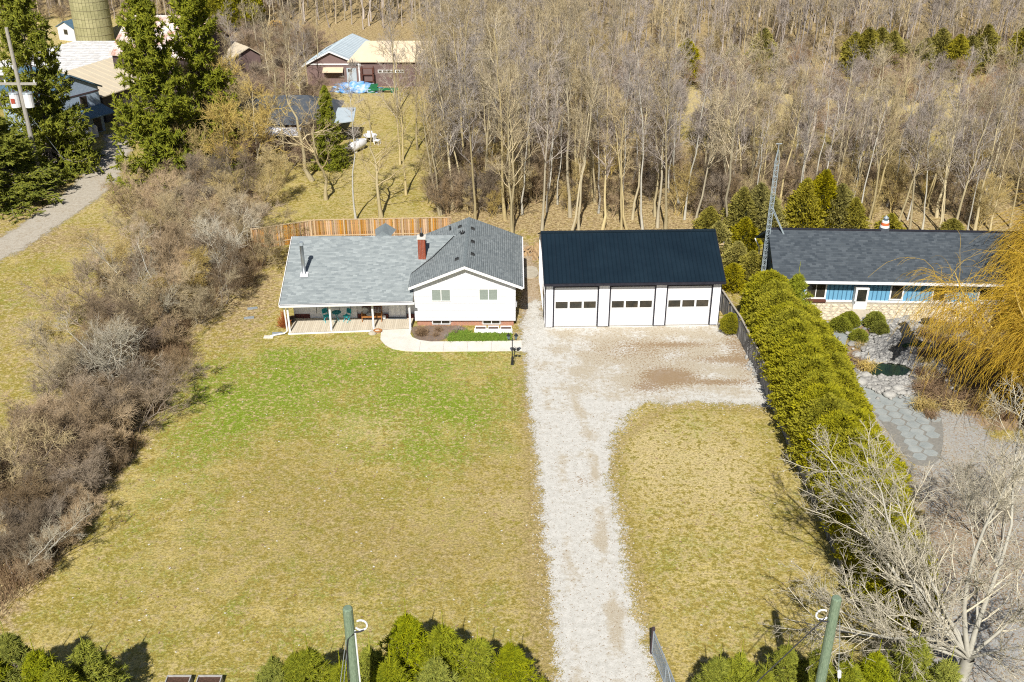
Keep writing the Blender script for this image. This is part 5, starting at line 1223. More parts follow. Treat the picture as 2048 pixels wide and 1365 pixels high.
# ------------------------------------------------------------------ willow
def willow(seed, h=12.5, Rw=7.0, n=3000):
    rg = np.random.default_rng(seed)
    P, Rr = ground_path(3.6, (.0, .0), rg, 6, .1, .42, .7)
    limbs, rl = sprout(P, Rr, 16, (.5, 1), (10, 62), (6.5, 10.5), 8, rg, .13, (0, 0, .12), .42, .2, lenfall=.1)
    br, rb_ = sprout(limbs, rl, 9, (.25, 1), (20, 65), (1.8, 3.6), 5, rg, .15, (0, 0, .10), .5, .3)
    st, rs = sprout(np.concatenate([br[:, :, :]]), rb_, max(1, n // len(br)), (.15, 1), (20, 80), (2.0, 6.0), 8, rg, .10, (0, 0, -.34), rabs=.012, rend=.6, lenfall=.1)
    st[..., 2] = np.maximum(st[..., 2], .1)
    st2, rs2 = sprout(limbs, rl, 40, (.3, 1), (30, 80), (1.2, 4), 7, rg, .12, (0, 0, -.28), rabs=.012, rend=.6)
    st2[..., 2] = np.maximum(st2[..., 2], .1)
    tw_, rt = sprout(st, rs, 2, (.1, .8), (15, 40), (.5, 1.4), 4, rg, .1, (0, 0, -.35), rabs=.010, rend=.6)
    p = Proto(); p.t = pack('trunk', join([tb(P, Rr, 8, rg), tb(limbs, rl, 6, rg), tb(br, rb_, 4, rg)]), 'twig_mossy')
    p.c = pack('crown', join([tb(st, rs, 3, rg), tb(st2, rs2, 3, rg), tb(tw_, rt, 3, rg)]), 'willow'); p.j = p.c
    return p
wl = willow(500)
plant(wl, 'weeping_willow', 'golden weeping willow by the pond with strands to the ground', 'tree', None, (30.4, 51.0, 0), .3, .92)
plant(wl, 'weeping_willow', 'smaller golden willow behind it reaching over the blue roof', 'tree', None, (36.6, 62.8, 0), 2.2, .84)

# ------------------------------------------------------------------ big bare trees, lower right
def wide_tree(seed, dirs, trunk_h=1.6, r=.3, nb=14, nb2=9, nt_=6):
    rg = np.random.default_rng(seed)
    P, Rr = ground_path(trunk_h, (.02, .02), rg, 4, .03, r, .85)
    top = P[0, -1]; Ls = []; Rs = []
    for dx_, dy_, dz_, L in dirs:
        d = np.array((dx_, dy_, dz_), float); d /= np.linalg.norm(d); n = 10; pts = [top]
        for _ in range(n - 1):
            d = unit(d + rg.normal(size=3) * .10 + np.array((0, 0, .035))); pts.append(pts[-1] + d * L / (n - 1))
        Ls.append(pts); Rs.append(r * .36 * (L / 10) ** .8 * np.linspace(1, .12, n) ** 1.1)
    L0 = np.array(Ls); R0 = np.array(Rs)
    L1, S1 = sprout(L0, R0, nb, (.18, .98), (25, 60), (1.6, 4.4), 7, rg, .13, (0, 0, .06), .6, .2, lenfall=.45)
    L2, S2 = sprout(L1, S1, nb2, (.15, 1), (25, 65), (.6, 1.7), 5, rg, .17, (0, 0, .05), .6, .4); S2 = np.maximum(S2, .009)
    L3, S3 = sprout(L2, S2, nt_, (.1, 1), (20, 65), (.2, .7), 3, rg, .2, (0, 0, .05), rabs=.0075, rend=.6)
    p = Proto(); p.t = pack('trunk', join([tb(P, Rr, 9, rg), tb(L0, R0, 8, rg)]), 'bark_pale')
    p.c = pack('crown', join([tb(L1, np.maximum(S1, .014), 5, rg, 0, .5), tb(L2, S2, 3, rg, .1, .8), tb(L3, S3, 3, rg, .3, 1)]), 'twig_pale'); p.j = p.c
    return p
wt = wide_tree(610, [(-.10, .40, 1, 11), (.10, .30, 1, 11), (-.75, .75, .58, 10.5), (-1, .3, .42, 7.4), (-.95, -.02, .62, 9.2), (-.9, .18, .8, 9), (-.62, .7, .72, 11), (-.75, .35, .6, 9.5), (-.45, .9, .85, 9.5), (-.3, .55, 1, 9), (.5, .7, .8, 7), (.9, .2, .7, 7), (.2, -.8, .8, 5), (-.6, -.3, .7, 5.5)])
plant(wt, 'bare_tree', 'large pale-barked bare tree spreading at the lower right corner', 'tree', None, (18.8, 31.6, 0), 0, 1.0)
wt2 = wide_tree(611, [(0, .3, 1, 7), (-.4, .1, 1, 6.5), (.5, .3, .9, 6), (-.7, .5, .8, 5.5), (.2, .8, .8, 6)], .8, .2)
plant(wt2, 'bare_tree', 'smaller pale bare tree in front of the willow at the right edge', 'tree', None, (23.6, 39.5, 0), 0, .8)
plant(wt2, 'bare_tree', 'twiggy bare sapling rising in front of the near end of the hedge', 'tree', None, (18.9, 38.6, 0), 2.0, .5)

# ------------------------------------------------------------------ pond garden
pc = at(1768, 742)
pond = MB(); pp = smooth_loop([(pc[0] + 1.75 * math.cos(t) * (1 + .12 * math.sin(3 * t)), pc[1] + .95 * math.sin(t) * (1 + .15 * math.cos(2 * t))) for t in np.linspace(0, 2 * math.pi, 14)[:-1]], 1)
MB().add([(x, y, .06) for x, y in pp], [tuple(range(len(pp)))]).build('pond_water', 'pond_water', kind='structure')
MB().ext([(pc[0] + (x - pc[0]) * 1.25, pc[1] + (y - pc[1]) * 1.25 + .1, -.05) for x, y in pp], (0, 0, .09)).build('pond_liner', 'wet_rock', kind='structure')
chan = smooth_loop([at(*p)[:2] for p in ((1792, 646), (1815, 645), (1825, 668), (1835, 682), (1870, 690), (1865, 700), (1810, 702), (1795, 715), (1790, 728), (1782, 728), (1784, 712), (1770, 700), (1800, 690), (1800, 670))], 2)
MB().ext([(x, y, -.05) for x, y in chan], (0, 0, .10)).build('stream_bed', 'wet_rock', kind='structure')
up = smooth_loop([at(*p)[:2] for p in ((1800, 690), (1840, 686), (1868, 692), (1855, 699), (1810, 700))], 2)
MB().add([(x, y, .07) for x, y in up], [tuple(range(len(up)))]).build('pond_water', 'pond_water', kind='structure')
rock_zone = poly_at([(1755, 650), (1800, 640), (1860, 650), (1880, 690), (1900, 720), (1880, 780), (1830, 790), (1760, 790), (1715, 770), (1708, 735), (1725, 705), (1735, 680)])
rg = np.random.default_rng(77)
rvar = [rock_mesh(50 + i, 1, .65, .38) for i in range(8)]
rme = []
for i, (V, Fc) in enumerate(rvar):
    me = mesh_np('boulder', V, tris=Fc, a=np.full(len(V), (i * .29) % 1)); me.materials.append(M['rock']); rme.append(me)
SV = []; SF = []; SA = []; nb_ = 0; cntb = 0; ppp = [(pc[0] + (x - pc[0]) * .98, pc[1] + (y - pc[1]) * .98) for x, y in pp]
tr_ = 0
while cntb < 2600 and tr_ < 14000:
    tr_ += 1
    x = rg.uniform(20.5, 30); y = rg.uniform(54.5, 66.5)
    q = (np.array([x]), np.array([y]))
    if sd_poly(rock_zone, *q)[0] < 0 and rg.random() > .03: continue
    if sd_poly(ppp, *q)[0] > -.08 or sd_poly(chan, *q)[0] > -.02: continue
    V, Fc = rvar[rg.integers(8)]; s = rg.uniform(.07, .17)
    a = rg.uniform(0, 6.28); c_, s_ = math.cos(a), math.sin(a)
    W = V * s * rg.uniform(.8, 1.2, 3); W = np.stack([W[:, 0] * c_ - W[:, 1] * s_ + x, W[:, 0] * s_ + W[:, 1] * c_ + y, W[:, 2] + s * .3 + rg.uniform(0, .12)], 1)
    SV.append(W); SF.append(Fc + nb_); SA.append(np.full(len(V), rg.random())); nb_ += len(V); cntb += 1
patch('pebble_bed', [tuple(p) for p in rock_zone], .011, patch_mat('pebbles', (.30, .29, .27), (.22, .21, .19), (.46, .44, .41), tan=(.25, .2, .15), fine_s=7), .2, .4, {'tan': zero, 'litter': zero})
obj('pond_rocks', mesh_np('pond_rocks', np.concatenate(SV), tris=np.concatenate(SF), a=np.concatenate(SA)), 'rock', kind='stuff')
k = 0; tr_ = 0
while k < 46 and tr_ < 3000:
    tr_ += 1
    x = rg.uniform(20.5, 29); y = rg.uniform(54.5, 66)
    q = (np.array([x]), np.array([y]))
    if sd_poly(rock_zone, *q)[0] < -.3 or sd_poly(ppp, *q)[0] > -.2 or sd_poly(chan, *q)[0] > -.15: continue
    o_ = bpy.data.objects.new('boulder', rme[k % 8]); COL.objects.link(o_); s = rg.uniform(.26, .5); o_.location = (x, y, s * .35); o_.scale = (s, s * .85, s * .8); o_.rotation_euler = (0, 0, rg.uniform(0, 6))
    tag(o_, 'pale grey boulder among the rocks heaped round the garden pond', 'boulder', 'boulders round the pond'); k += 1
for px_, py_, s, lab in ((1707, 690, .42, 'single white boulder on the mulch left of the pond'), (1920, 670, .7, 'large pale flat boulder under the willow'), (1950, 690, .4, 'pale round boulder under the willow strands')):
    o_ = bpy.data.objects.new('boulder', rme[2]); COL.objects.link(o_); x, y, _ = at(px_, py_); o_.location = (x, y, s * .2); o_.scale = (s, s * .8, s * .55); tag(o_, lab, 'boulder')
heap = []
for k in range(26):
    o_ = bpy.data.objects.new('stone', rme[k % 8]); COL.objects.link(o_); x, y, _ = at(1508, 738); s = rg.uniform(.08, .2)
    o_.location = (x + rg.normal() * .22, y + rg.normal() * .7, s * .4); o_.scale = (s, s, s); o_.rotation_euler = rg.uniform(0, 6, 3); tag(o_, 'bluish stone in the small heap at the grey fence by the parking area', 'stone', 'stone heap by the fence')
def round_shrub(px_, py_, s, sz, label, q):
    x, y, _ = at(px_, py_); plant_cedar(q, 'round_shrub', label, 'shrub', None, (x, y, 0), px_, s, sz)
bx = [cedar_mesh(450 + i, 1.0, .8, 5200, (.12, .028), .55, .12, 'shrub', 0) for i in range(2)]
round_shrub(1680, 660, .95, .9, 'clipped green shrub left of the garden path', bx[0]); round_shrub(1697, 652, .9, 1.0, 'rounder clipped shrub nearest the white door', bx[1])
round_shrub(1748, 655, .95, 1.1, 'clipped green shrub right of the garden path', bx[0]); round_shrub(1758, 668, .8, .9, 'orange-tinged clipped shrub beside the rocks', bx[1]); round_shrub(1716, 682, .8, .8, 'dark low shrub at the bend of the garden path', bx[0])
round_shrub(2020, 672, 1.0, 2.6, 'conical dwarf spruce under the willow at the right edge', bx[0]); round_shrub(2045, 680, .9, 1.7, 'small dark conifer at the right edge', bx[1])
T = thing('bird_bath', 'dark stone bird bath beside the stream', 'bird bath', at(1850, 660))
MB().tube([(0, 0, 0), (0, 0, .12), (0, 0, .6)], [.2, .09, .08], 8).build('pedestal', 'wet_rock', T); MB().tube([(0, 0, .6), (0, 0, .72)], [.15, .42], 12).build('bowl', 'wet_rock', T)
sc_p = []
for _ in range(150):
    px_, py_ = RL.uniform(1840, 2060), RL.uniform(650, 840); sc_p.append(at(px_, py_))
for _ in range(5): sc_p.append(at(RL.uniform(1690, 1735), RL.uniform(680, 750)))
P0 = np.zeros((130, 3, 3)); tw = np.random.default_rng(6); P0[:, :, :2] = tw.normal(size=(130, 1, 2)) * .18
dd_ = tw.normal(size=(130, 2)); P0[:, 1, :2] += dd_ * .12; P0[:, 2, :2] += dd_ * .32; P0[:, 1, 2] = tw.uniform(.3, .55, 130); P0[:, 2, 2] = P0[:, 1, 2] * tw.uniform(.6, 1.5, 130)
tuft = pack('tuft', tb(P0, np.tile(np.array((.012, .010, .006)), (130, 1)), 3, tw), 'willow'); tuft2 = pack('tuft', tb(P0, np.tile(np.array((.012, .010, .006)), (130, 1)), 3, tw), 'dry_leaf')
tuft3 = pack('tuft', tb(P0, np.tile(np.array((.012, .010, .006)), (130, 1)), 3, tw), 'twig_mossy')
scatter('garden_plants', sc_p, [tuft2, tuft2, tuft3], .6, 1.3, 41)
# yard litter right bottom and along hedge
# shrubs in the front bed, orange grass left of porch
def twig_ball(seed, n, rx, rz, m, r=.007):
    rg = np.random.default_rng(seed); d = unit(rg.normal(size=(n, 3)) * np.array((1, 1, .7)) + np.array((0, 0, .55))); L = rg.uniform(.5, 1, (n, 1))
    P = np.zeros((n, 4, 3))
    for i, t in enumerate((0, .35, .7, 1.0)): P[:, i] = d * L * t * np.array((rx, rx, rz)) + rg.normal(size=(n, 3)) * .04 * t
    P[..., 2] = np.abs(P[..., 2]); S, Q = sprout(P, np.full((n, 4), r), 5, (.3, 1), (20, 60), (.12, .3), 2, rg, .1, rabs=r * .8)
    return pack('crown', join([tb(P, np.full((n, 4), r), 3, rg), tb(S, Q, 3, rg)]), m)
o_ = obj('round_shrub', twig_ball(1, 260, .62, .75, 'dry_leaf')); o_.location = (-6.2, 63.1, 0); tag(o_, 'brown rounded leafless shrub by the porch corner in the front bed', 'shrub')
for i, (x, y, s) in enumerate(((-5.2, 62.9, .7), (-4.5, 62.7, .55), (-3.9, 63.1, .6), (-5.1, 63.6, .9), (-3.7, 63.6, .8))):
    o_ = obj('small_shrub', twig_ball(10 + i, 60, .5, .6, ('dry_leaf', 'twig_grey', 'twig_thicket')[i % 3])); o_.location = (x, y, 0); o_.scale = (s, s, s * 1.1); tag(o_, ['pale dry perennial clump at the bed front', 'grey dry clump beside the walk', 'low dry clump in the bed middle', 'tall dry stems under the left basement window', 'upright dry stems between the basement windows'][i], 'shrub')
o_ = obj('ornamental_grass', twig_ball(30, 200, .55, 1.3, 'orange_grass', .010)); o_.location = (-15.85, 64.3, 0); tag(o_, 'bright orange dried grass clump at the left end of the porch', 'plant')
T = thing('plant_pot', 'dark round pot at the left end of the porch', 'pot', (-15.35, 64.75, .15)); MB().tube([(0, 0, 0), (0, 0, .35)], [.17, .24], 12).build('pot_body', 'black_iron', T); MB().tube([(0, 0, .30), (0, 0, .36)], .2, 10).build('soil', 'soil', T)
gp = [(RL.uniform(-4.3, -.1), RL.uniform(62.1, 63.1)) for _ in range(420)] + [(RL.uniform(-4.0, -2.7), RL.uniform(62.2, 63.5)) for _ in range(80)]
P0 = np.zeros((26, 2, 3)); P0[:, :, :2] = tw.normal(size=(26, 1, 2)) * .07; P0[:, 1, :2] += tw.normal(size=(26, 2)) * .04; P0[:, 1, 2] = tw.uniform(.06, .14, 26)
scatter('green_grass', gp, [pack('tuft', tb(P0, np.full((26, 2), .012), 3, tw), 'green_grass')], .8, 1.4, 51)

# fallen leaves on the lawns, loose stones along the drive
lv_pts = []
for _ in range(900):
    x, y = RL.uniform(-21, 15), RL.uniform(33, 62)
    if not in_poly(drive, x, y) and abs(x) < y * .56: lv_pts.append((x, y, .02))
lfm = mesh_np('leaf', [(-.05, -.03, 0), (.05, -.02, .02), (.06, .03, .0), (-.04, .03, .03)], quads=[(0, 1, 2, 3)], a=[.2, .5, .8, .4]); lfm.materials.append(M['dry_leaf'])
lfm2 = mesh_np('leaf', [(-.04, -.03, 0), (.04, -.02, .02), (.04, .03, .0), (-.04, .03, .02)], quads=[(0, 1, 2, 3)], a=[.2, .5, .8, .4]); lfm2.materials.append(M['concrete'])
scatter('fallen_leaves', lv_pts, [lfm, lfm, lfm, lfm2], .6, 1.4, 61)
st_pts = []
for _ in range(6000):
    x, y = RL.uniform(1, 16), RL.uniform(31, 64)
    sdv = sd_poly(drive, np.array([x]), np.array([y]))[0]
    if -.7 < sdv < .25 and len(st_pts) < 900: st_pts.append((x, y, .01))
stm = []
for q in (0, 3, 5):
    V, Fc = rocks[q]; me = mesh_np('pebble', V * .045, tris=Fc, a=np.full(len(V), .3 * q % 1)); me.materials.append(M['slab_rock']); stm.append(me)
scatter('loose_stones', st_pts, stm, .5, 1.3, 71)

# ------------------------------------------------------------------ utility poles near the road
def upole(loc, h, r0, r1, label, side, m):
    T = thing('utility_pole', label, 'utility pole', loc)
    MB().tube([(0, 0, 0), (0, 0, h * .5), (0, 0, h - .05), (0, 0, h)], [r0, (r0 + r1) / 2, r1, r1 * .75], 14).build('pole', m, T, smooth=False)
    c = [(side * (.20 + .21 + .21 * math.cos(t)), -.05, h - .75 + .22 * math.sin(t)) for t in np.linspace(-2.6, 2.2, 14)]
    MB().tube(c, .035, 6).build('cable_loop', 'pvc', T)
    MB().tube([(side * .18, -.12, h - 1.0), (side * .35, -.12, h - .98), (side * .5, -.1, h - .93)], .03, 6).build('cable_clamp', 'cable', T)
    return T
T = upole((-5.55, 26.6, 0), 9.0, .2, .17, 'left green-tinged utility pole standing in the young spruces', 1, 'creo_pole')
MB().tube([(.19, -.05, 8.0), (.21, -.05, .0)], .03, 6).build('conduit', 'pvc', T)
MB().tube([(.15, -.15, 7.95), (-.05, -.2, 7.75), (-.12, -.2, 7.3), (-.25, -.3, 4)], .022, 5).build('drop_cable', 'cable', T)
MB().tube([(-.1, .0, 7.9), (-1.4, -1.5, 0)], .012, 4).build('guy_wire', 'galv', T); MB().tube([(-.1, .0, 7.5), (-1.1, -1.3, 0)], .012, 4).build('guy_wire', 'galv', T)
T = upole((11.1, 27.1, 0), 9.0, .2, .17, 'right green-tinged utility pole below the big bare tree', -1, 'creo_pole')
MB().tube([(-.3, -.05, 8.1), (-5.5, -2.2, 3.5)], .022, 5).build('service_cable', 'cable', T)
MB().tube([(.25, .0, 8.0), (.9, -1.4, 0)], .012, 4).build('guy_wire', 'galv', T); MB().tube([(.43, -.4, 5.95), (.45, -.44, 5.7)], .07, 8).build('guy_insulator', 'pvc', T)
# wire gate beside the drive
T = thing('wire_gate', 'open galvanised wire farm gate at the driveway mouth', 'gate', (6.1, 33.4, 0), rad(-80))
GLn, GH = 3.6, 1.35
fr = MB()
for z in (.15, GH): fr.tube([(0, 0, z), (GLn, 0, z)], .03, 6)
for x in (0, GLn / 2, GLn): fr.tube([(x, 0, .15), (x, 0, GH)], .03, 6)
fr.tube([(0, 0, .15), (GLn / 2, 0, GH)], .022, 6); fr.tube([(GLn / 2, 0, GH), (GLn, 0, .15)], .022, 6); fr.build('gate_frame', 'galv', T)
wm = MB()
for k in range(13): wm.tube([(0, 0, .15 + k * .1), (GLn, 0, .15 + k * .1)], .008, 3)
for k in range(36): wm.tube([(k * .1, 0, .15), (k * .1, 0, GH)], .008, 3)
wm.build('wire_mesh', 'galv', T, kind='stuff'); MB().box(-.14, -.02, -.06, .06, 0, 1.5).build('gate_post', 'barn_dark', T)

# transformer pole, left
pb = at(84, 372)
T = thing('utility_pole', 'grey utility pole with two transformers in front of the spruces', 'utility pole', (pb[0], pb[1], 0))
hp = 14.5
MB().tube([(0, 0, 0), (0, 0, hp)], [.24, .15], 10).build('pole', 'old_pole', T)
zt = aty(30, 200, pb[1])[2]
MB().box(-2.3, 1.6, -.1, .1, zt + 1.35, zt + 1.55).build('crossarm', 'old_pole', T)
for s in (-.62, .62):
    tk = MB().tube([(s, -.15, zt - .6), (s, -.15, zt + .62)], .42, 14).build('transformer', 'white_plastic', T)
    MB().tube([(s, -.15, zt + .62), (s, -.15, zt + .72)], [.46, .4], 14).build('lid', 'galv', tk); MB().tube([(s, -.15, zt + .7), (s, -.15, zt + 1.0)], .06, 6).build('bushing', 'barn_dark', tk)
MB().box(-.80, -.45, -.585, -.57, zt - .2, zt + .25).build('warning_label', 'red_paint', T)
for s in (-2.1, -1.2, 1.4): MB().tube([(s, 0, zt + 1.55), (s, 0, zt + 1.8)], .06, 6).build('insulator', 'pvc', T)
an = at(148, 345); MB().tube([(0, 0, zt - .8), (an[0] - pb[0], an[1] - pb[1], 0)], .03, 4).build('guy_wire', 'galv', T); MB().tube([(an[0] - pb[0] - .55, an[1] - pb[1] + .1, 1.6), (an[0] - pb[0], an[1] - pb[1], 0)], .06, 5).build('guy_guard', 'yellow_paint', T)

# ------------------------------------------------------------------ farm buildings, far left
def gable_building(name, label, loc, rot, W, L, hw, hr, m_wall, m_roof, over=.3, cat='barn', roof_parts=0, m_gable=None):
    """local: ridge along y, gable at y=0 facing -y"""
    T = thing(name, label, cat, loc, rot)
    wl_ = MB(); wl_.ext([(0, 0, 0), (W, 0, 0), (W, 0, hw), (W / 2, 0, hr - .1), (0, 0, hw)], (0, L, 0)); wl_.build('wall', m_wall, T)
    sl = (hr - hw) / (W / 2); e = over
    r = MB(); r.slab((-e, -e, hw - e * sl + .1), (W / 2, -e, hr + .1), (W / 2, L + e, hr + .1), (-e, L + e, hw - e * sl + .1), .12); r.slab((W / 2, -e, hr + .1), (W + e, -e, hw - e * sl + .1), (W + e, L + e, hw - e * sl + .1), (W / 2, L + e, hr + .1), .12)
    ro = r.build('roof', m_roof, T)
    if roof_parts:
        n = int((L + 2 * e) / roof_parts)
        for sd in (0, 1):
            for i in range(n):
                y = -e + i * roof_parts; a = (-e, W / 2) if sd == 0 else (W + e, W / 2)
                z0, z1 = hw - e * sl + .1, hr + .1
                MB().hexa([(a[0], y, z0), (a[1], y, z1), (a[1], y + .06, z1), (a[0], y + .06, z0)], [(a[0], y, z0 + .05), (a[1], y, z1 + .05), (a[1], y + .06, z1 + .05), (a[0], y + .06, z0 + .05)]).build('roof_seam', m_roof, ro)
    return T
# small farmhouse
fz = 106.5
fh = at(150, 284)
ap = aty(136, 153, 107.5)
FHs = gable_building('farmhouse', 'pale farmhouse gable, blue shade tinted into its wall, with small porch roof behind the spruce', (ap[0] - 3.2 * math.cos(rad(56)), ap[1] - 3.2 * math.sin(rad(56)), 0), rad(56), 6.4, 8, 4.9, 6.6, 'farm_wall_shade_tint', 'slate_blue', .35, 'house', .9)
f_ = MB().box(4.0, 4.8, -.04, -.001, 3.0, 4.2).build('window', 'barn_dark', FHs); MB().box(4.1, 4.7, -.06, -.041, 3.1, 4.1).build('pane', 'glass', f_)
MB().box(-.1, 6.5, -.05, -.002, 4.35, 4.5).build('trim_board', 'barn_dark', FHs)
MB().slab((1.2, -2.0, 2.35), (6.7, -2.0, 2.35), (6.5, -.05, 2.95), (1.2, -.05, 2.95), .1).build('porch_roof', 'slate_blue', FHs)
for x in (1.5, 6.4): MB().box(x, x + .12, -1.9, -1.78, 0, 2.25).build('porch_post', 'dark_wall', FHs)
MB().box(5.1, 6.0, -.05, -.001, .1, 2.1).build('front_door', 'dark_wall', FHs)
MB().tube([(3.2, -.12, 6.0), (3.2, -.02, 6.0)], .22, 8).build('gable_vent', 'barn_dark', FHs)
for i, (px_, py_) in enumerate(((181, 272), (191, 268))):
    x, y, _ = at(px_, py_ + 8); T = thing('propane_tank', ('left' if i == 0 else 'right') + ' of two upright white propane tanks by the farmhouse porch', 'tank', (x, y, 0), 0, 'upright propane tanks')
    MB().tube([(0, 0, .05), (0, 0, .15), (0, 0, 1.2), (0, 0, 1.4)], [.3, .38, .38, .2], 12).build('tank_body', 'white_plastic', T); MB().tube([(0, 0, 1.35), (0, 0, 1.55)], .12, 8).build('valve_cap', 'galv', T)
T = thing('patio_table', 'small dark metal table beside the propane tanks', 'table', at(165, 292)); MB().box(-.6, .6, -.35, .35, .7, .74).build('table_top', 'dark_wall', T)
for a in (-.5, .5):
    for b in (-.3, .3): MB().box(a - .03, a + .03, b - .03, b + .03, 0, .7).build('leg', 'galv', T)
# long white-roofed barn (ridge runs to the upper right)
lb = at(116, 148, 5.0); rb2 = at(236, 112, 5.0)
ang = math.atan2(rb2[1] - lb[1], rb2[0] - lb[0]) - math.pi / 2
def ridge_barn(name, label, A, B, W1, W2, zr, z1, z2, mw, m1, m2):
    """ridge from A to B (world xy); slope 1 on the camera side"""
    T = thing(name, label, 'barn', (A[0], A[1], 0))
    o = (A[0], A[1], 0); d = np.array((B[0] - A[0], B[1] - A[1])); L = np.linalg.norm(d); d /= L; n = np.array((d[1], -d[0]))
    def p(s, w_, z): return (A[0] + d[0] * s + n[0] * w_, A[1] + d[1] * s + n[1] * w_, z)
    MB(o).ext([p(0, W1, 0), p(0, W1, z1), p(0, 0, zr - .12), p(0, -W2, z2), p(0, -W2, 0)], (d[0] * L, d[1] * L, 0)).build('wall', mw, T)
    e = .3
    MB(o).slab(p(-e, W1 + e, z1), p(L + e, W1 + e, z1), p(L + e, 0, zr + .05), p(-e, 0, zr + .05), .1).build('near_roof', m1, T)
    r2 = MB(o).slab(p(-e, 0, zr + .05), p(L + e, 0, zr + .05), p(L + e, -W2 - e, z2), p(-e, -W2 - e, z2), .1).build('far_roof', m2, T)
    k = 0.
    while k < L:
        for (w0, za, w1, zb, mm) in ((W1 + e, z1, 0, zr + .05, m1), (0, zr + .05, -W2 - e, z2, m2)):
            MB(o).hexa([p(k, w0, za), p(k + .06, w0, za), p(k + .06, w1, zb), p(k, w1, zb)], [p(k, w0, za + .05), p(k + .06, w0, za + .05), p(k + .06, w1, zb + .05), p(k, w1, zb + .05)]).build('roof_seam', mm, T)
        k += .95
    return T, p
BA, pB = ridge_barn('barn', 'long low barn with white metal far roof and beige near roof', at(108, 151, 4.6), at(330, 84, 4.6), 6.5, 15, 4.6, 3.0, 3.3, 'dark_wall', 'roof_beige', 'roof_white')
BB, pC = ridge_barn('barn', 'tall old barn with rusty white roof and dark brown gable behind the spruces', at(262, 29, 9.0), at(413, 35, 9.0), 5.6, 5.6, 9.0, 5.6, 5.6, 'barn_dark', 'roof_rust', 'roof_rust')
BC, pD = ridge_barn('barn', 'beige-roofed lean-to barn at the end of the tall old barn', at(440, 74, 4.8), at(496, 98, 4.6), 3.6, 1.5, 4.8, 3.2, 3.6, 'barn_brown', 'roof_beige', 'roof_beige')
# silo
sx, sy, _ = at(193, 88)
T = thing('silo', 'tall yellowish concrete stave silo with metal hoops', 'silo', (sx, sy, 0)); SR, SH = 2.55, 19.0
nst = 34; stv = MB(); stv.box(-.225, .225, -.03, .03, 0, SH)
me0 = None
core = MB().tube([(0, 0, 0), (0, 0, SH)], SR - .02, 32).build('silo_wall', 'silo_band', T)
rsv = random.Random(4)
for i in range(nst):
    a = 2 * math.pi * i / nst
    # staves in staggered lifts, one part per column
    m_ = MB(); z = -rsv.random() * .76
    while z < SH:
        za, zb = max(0, z), min(SH, z + .75)
        if zb > za: m_.box(-.218, .218, -.035, .035, za, zb)
        z += .77
    so_ = m_.build('stave_column', 'silo', core); so_.location = (SR * math.cos(a), SR * math.sin(a), 0); so_.rotation_euler = (0, 0, a + math.pi / 2)
z = .4
while z < SH:
    pts = [((SR + .05) * math.cos(t), (SR + .05) * math.sin(t), z) for t in np.linspace(0, 2 * math.pi, 33)]
    MB().tube(pts, .035, 4).build('hoop', 'silo_band', core); z += 1.15
MB().tube([(0, 0, SH), (0, 0, SH + 1.2), (0, 0, SH + 1.9)], [SR, SR * .7, .2], 20).build('silo_dome', 'galv', T)
# white shed
sh = at(122, 80)
S_ = gable_building('shed', 'small white shed with grey roof in the field left of the silo', (sh[0] - .2, sh[1], 0), rad(-25), 3.2, 4.0, 1.9, 2.7, 'white_siding', 'slate_blue', .15, 'shed')
MB().box(1.2, 1.9, -.03, -.001, .9, 1.6).build('window', 'glass', S_)

# ------------------------------------------------------------------ purple-grey barn, centre
f0 = at(619, 172); f1 = at(717, 172)
# gable part: ridge from front apex to back apex
BDn = thing('barn', 'purple-grey barn with pale blue metal gable roof and cream-roofed wing', 'barn', (f0[0], f0[1], 0))
o = (f0[0], f0[1], 0)
yF = f0[1] + .0
zA = aty(658.6, 101.5, yF)[2]; zE = aty(717, 126, yF)[2]; zEl = aty(619, 126, yF)[2]
xL, xR, xA = aty(612, 126, yF)[0], aty(717, 126, yF)[0], aty(658.6, 101.5, yF)[0]
bk_ = at(705, 67, zA); vx, vy = bk_[0] - xA, bk_[1] - yF
MB(o).ext([(xL, yF, 0), (xR, yF, 0), (xR, yF, zE), (xA, yF, zA - .1), (xL, yF, zEl - .1)], (vx, vy, 0)).build('wall', 'barn_brown', BDn)
for (ax, az, bx_, bz, nm) in ((xL - .5, zEl - .3, xA, zA, 'west_roof'), (xA, zA, xR + .3, zE - .1, 'east_roof')):
    r_ = MB(o).slab((ax, yF - .3, az), (bx_, yF - .3, bz), (bx_ + vx, yF + vy, bz), (ax + vx, yF + vy, az), .1).build(nm, 'roof_bluegrey', BDn)
    for k in range(1, 16):
        s = k / 16; MB(o).hexa([(ax + vx * s, yF + vy * s, az), (ax + vx * s + .05, yF + vy * s + .05, az), (bx_ + vx * s + .05, yF + vy * s + .05, bz), (bx_ + vx * s, yF + vy * s, bz)], [(ax + vx * s, yF + vy * s, az + .05), (ax + vx * s + .05, yF + vy * s + .05, az + .05), (bx_ + vx * s + .05, yF + vy * s + .05, bz + .05), (bx_ + vx * s, yF + vy * s, bz + .05)]).build('roof_seam', 'roof_bluegrey', r_)
MB(o).box(xL, xR, yF - .08, yF - .002, zE - .25, zE - .1).build('trim_board', 'white_trim', BDn)
for a, b in (((xL - .5, zEl - .32), (xA, zA - .02)), ((xA, zA - .02), (xR + .3, zE - .12))):
    MB(o).hexa([(a[0], yF - .36, a[1] - .15), (b[0], yF - .36, b[1] - .15), (b[0], yF - .31, b[1] - .15), (a[0], yF - .31, a[1] - .15)], [(a[0], yF - .36, a[1] + .05), (b[0], yF - .36, b[1] + .05), (b[0], yF - .31, b[1] + .05), (a[0], yF - .31, a[1] + .05)]).build('rake_board', 'white_trim', BDn)
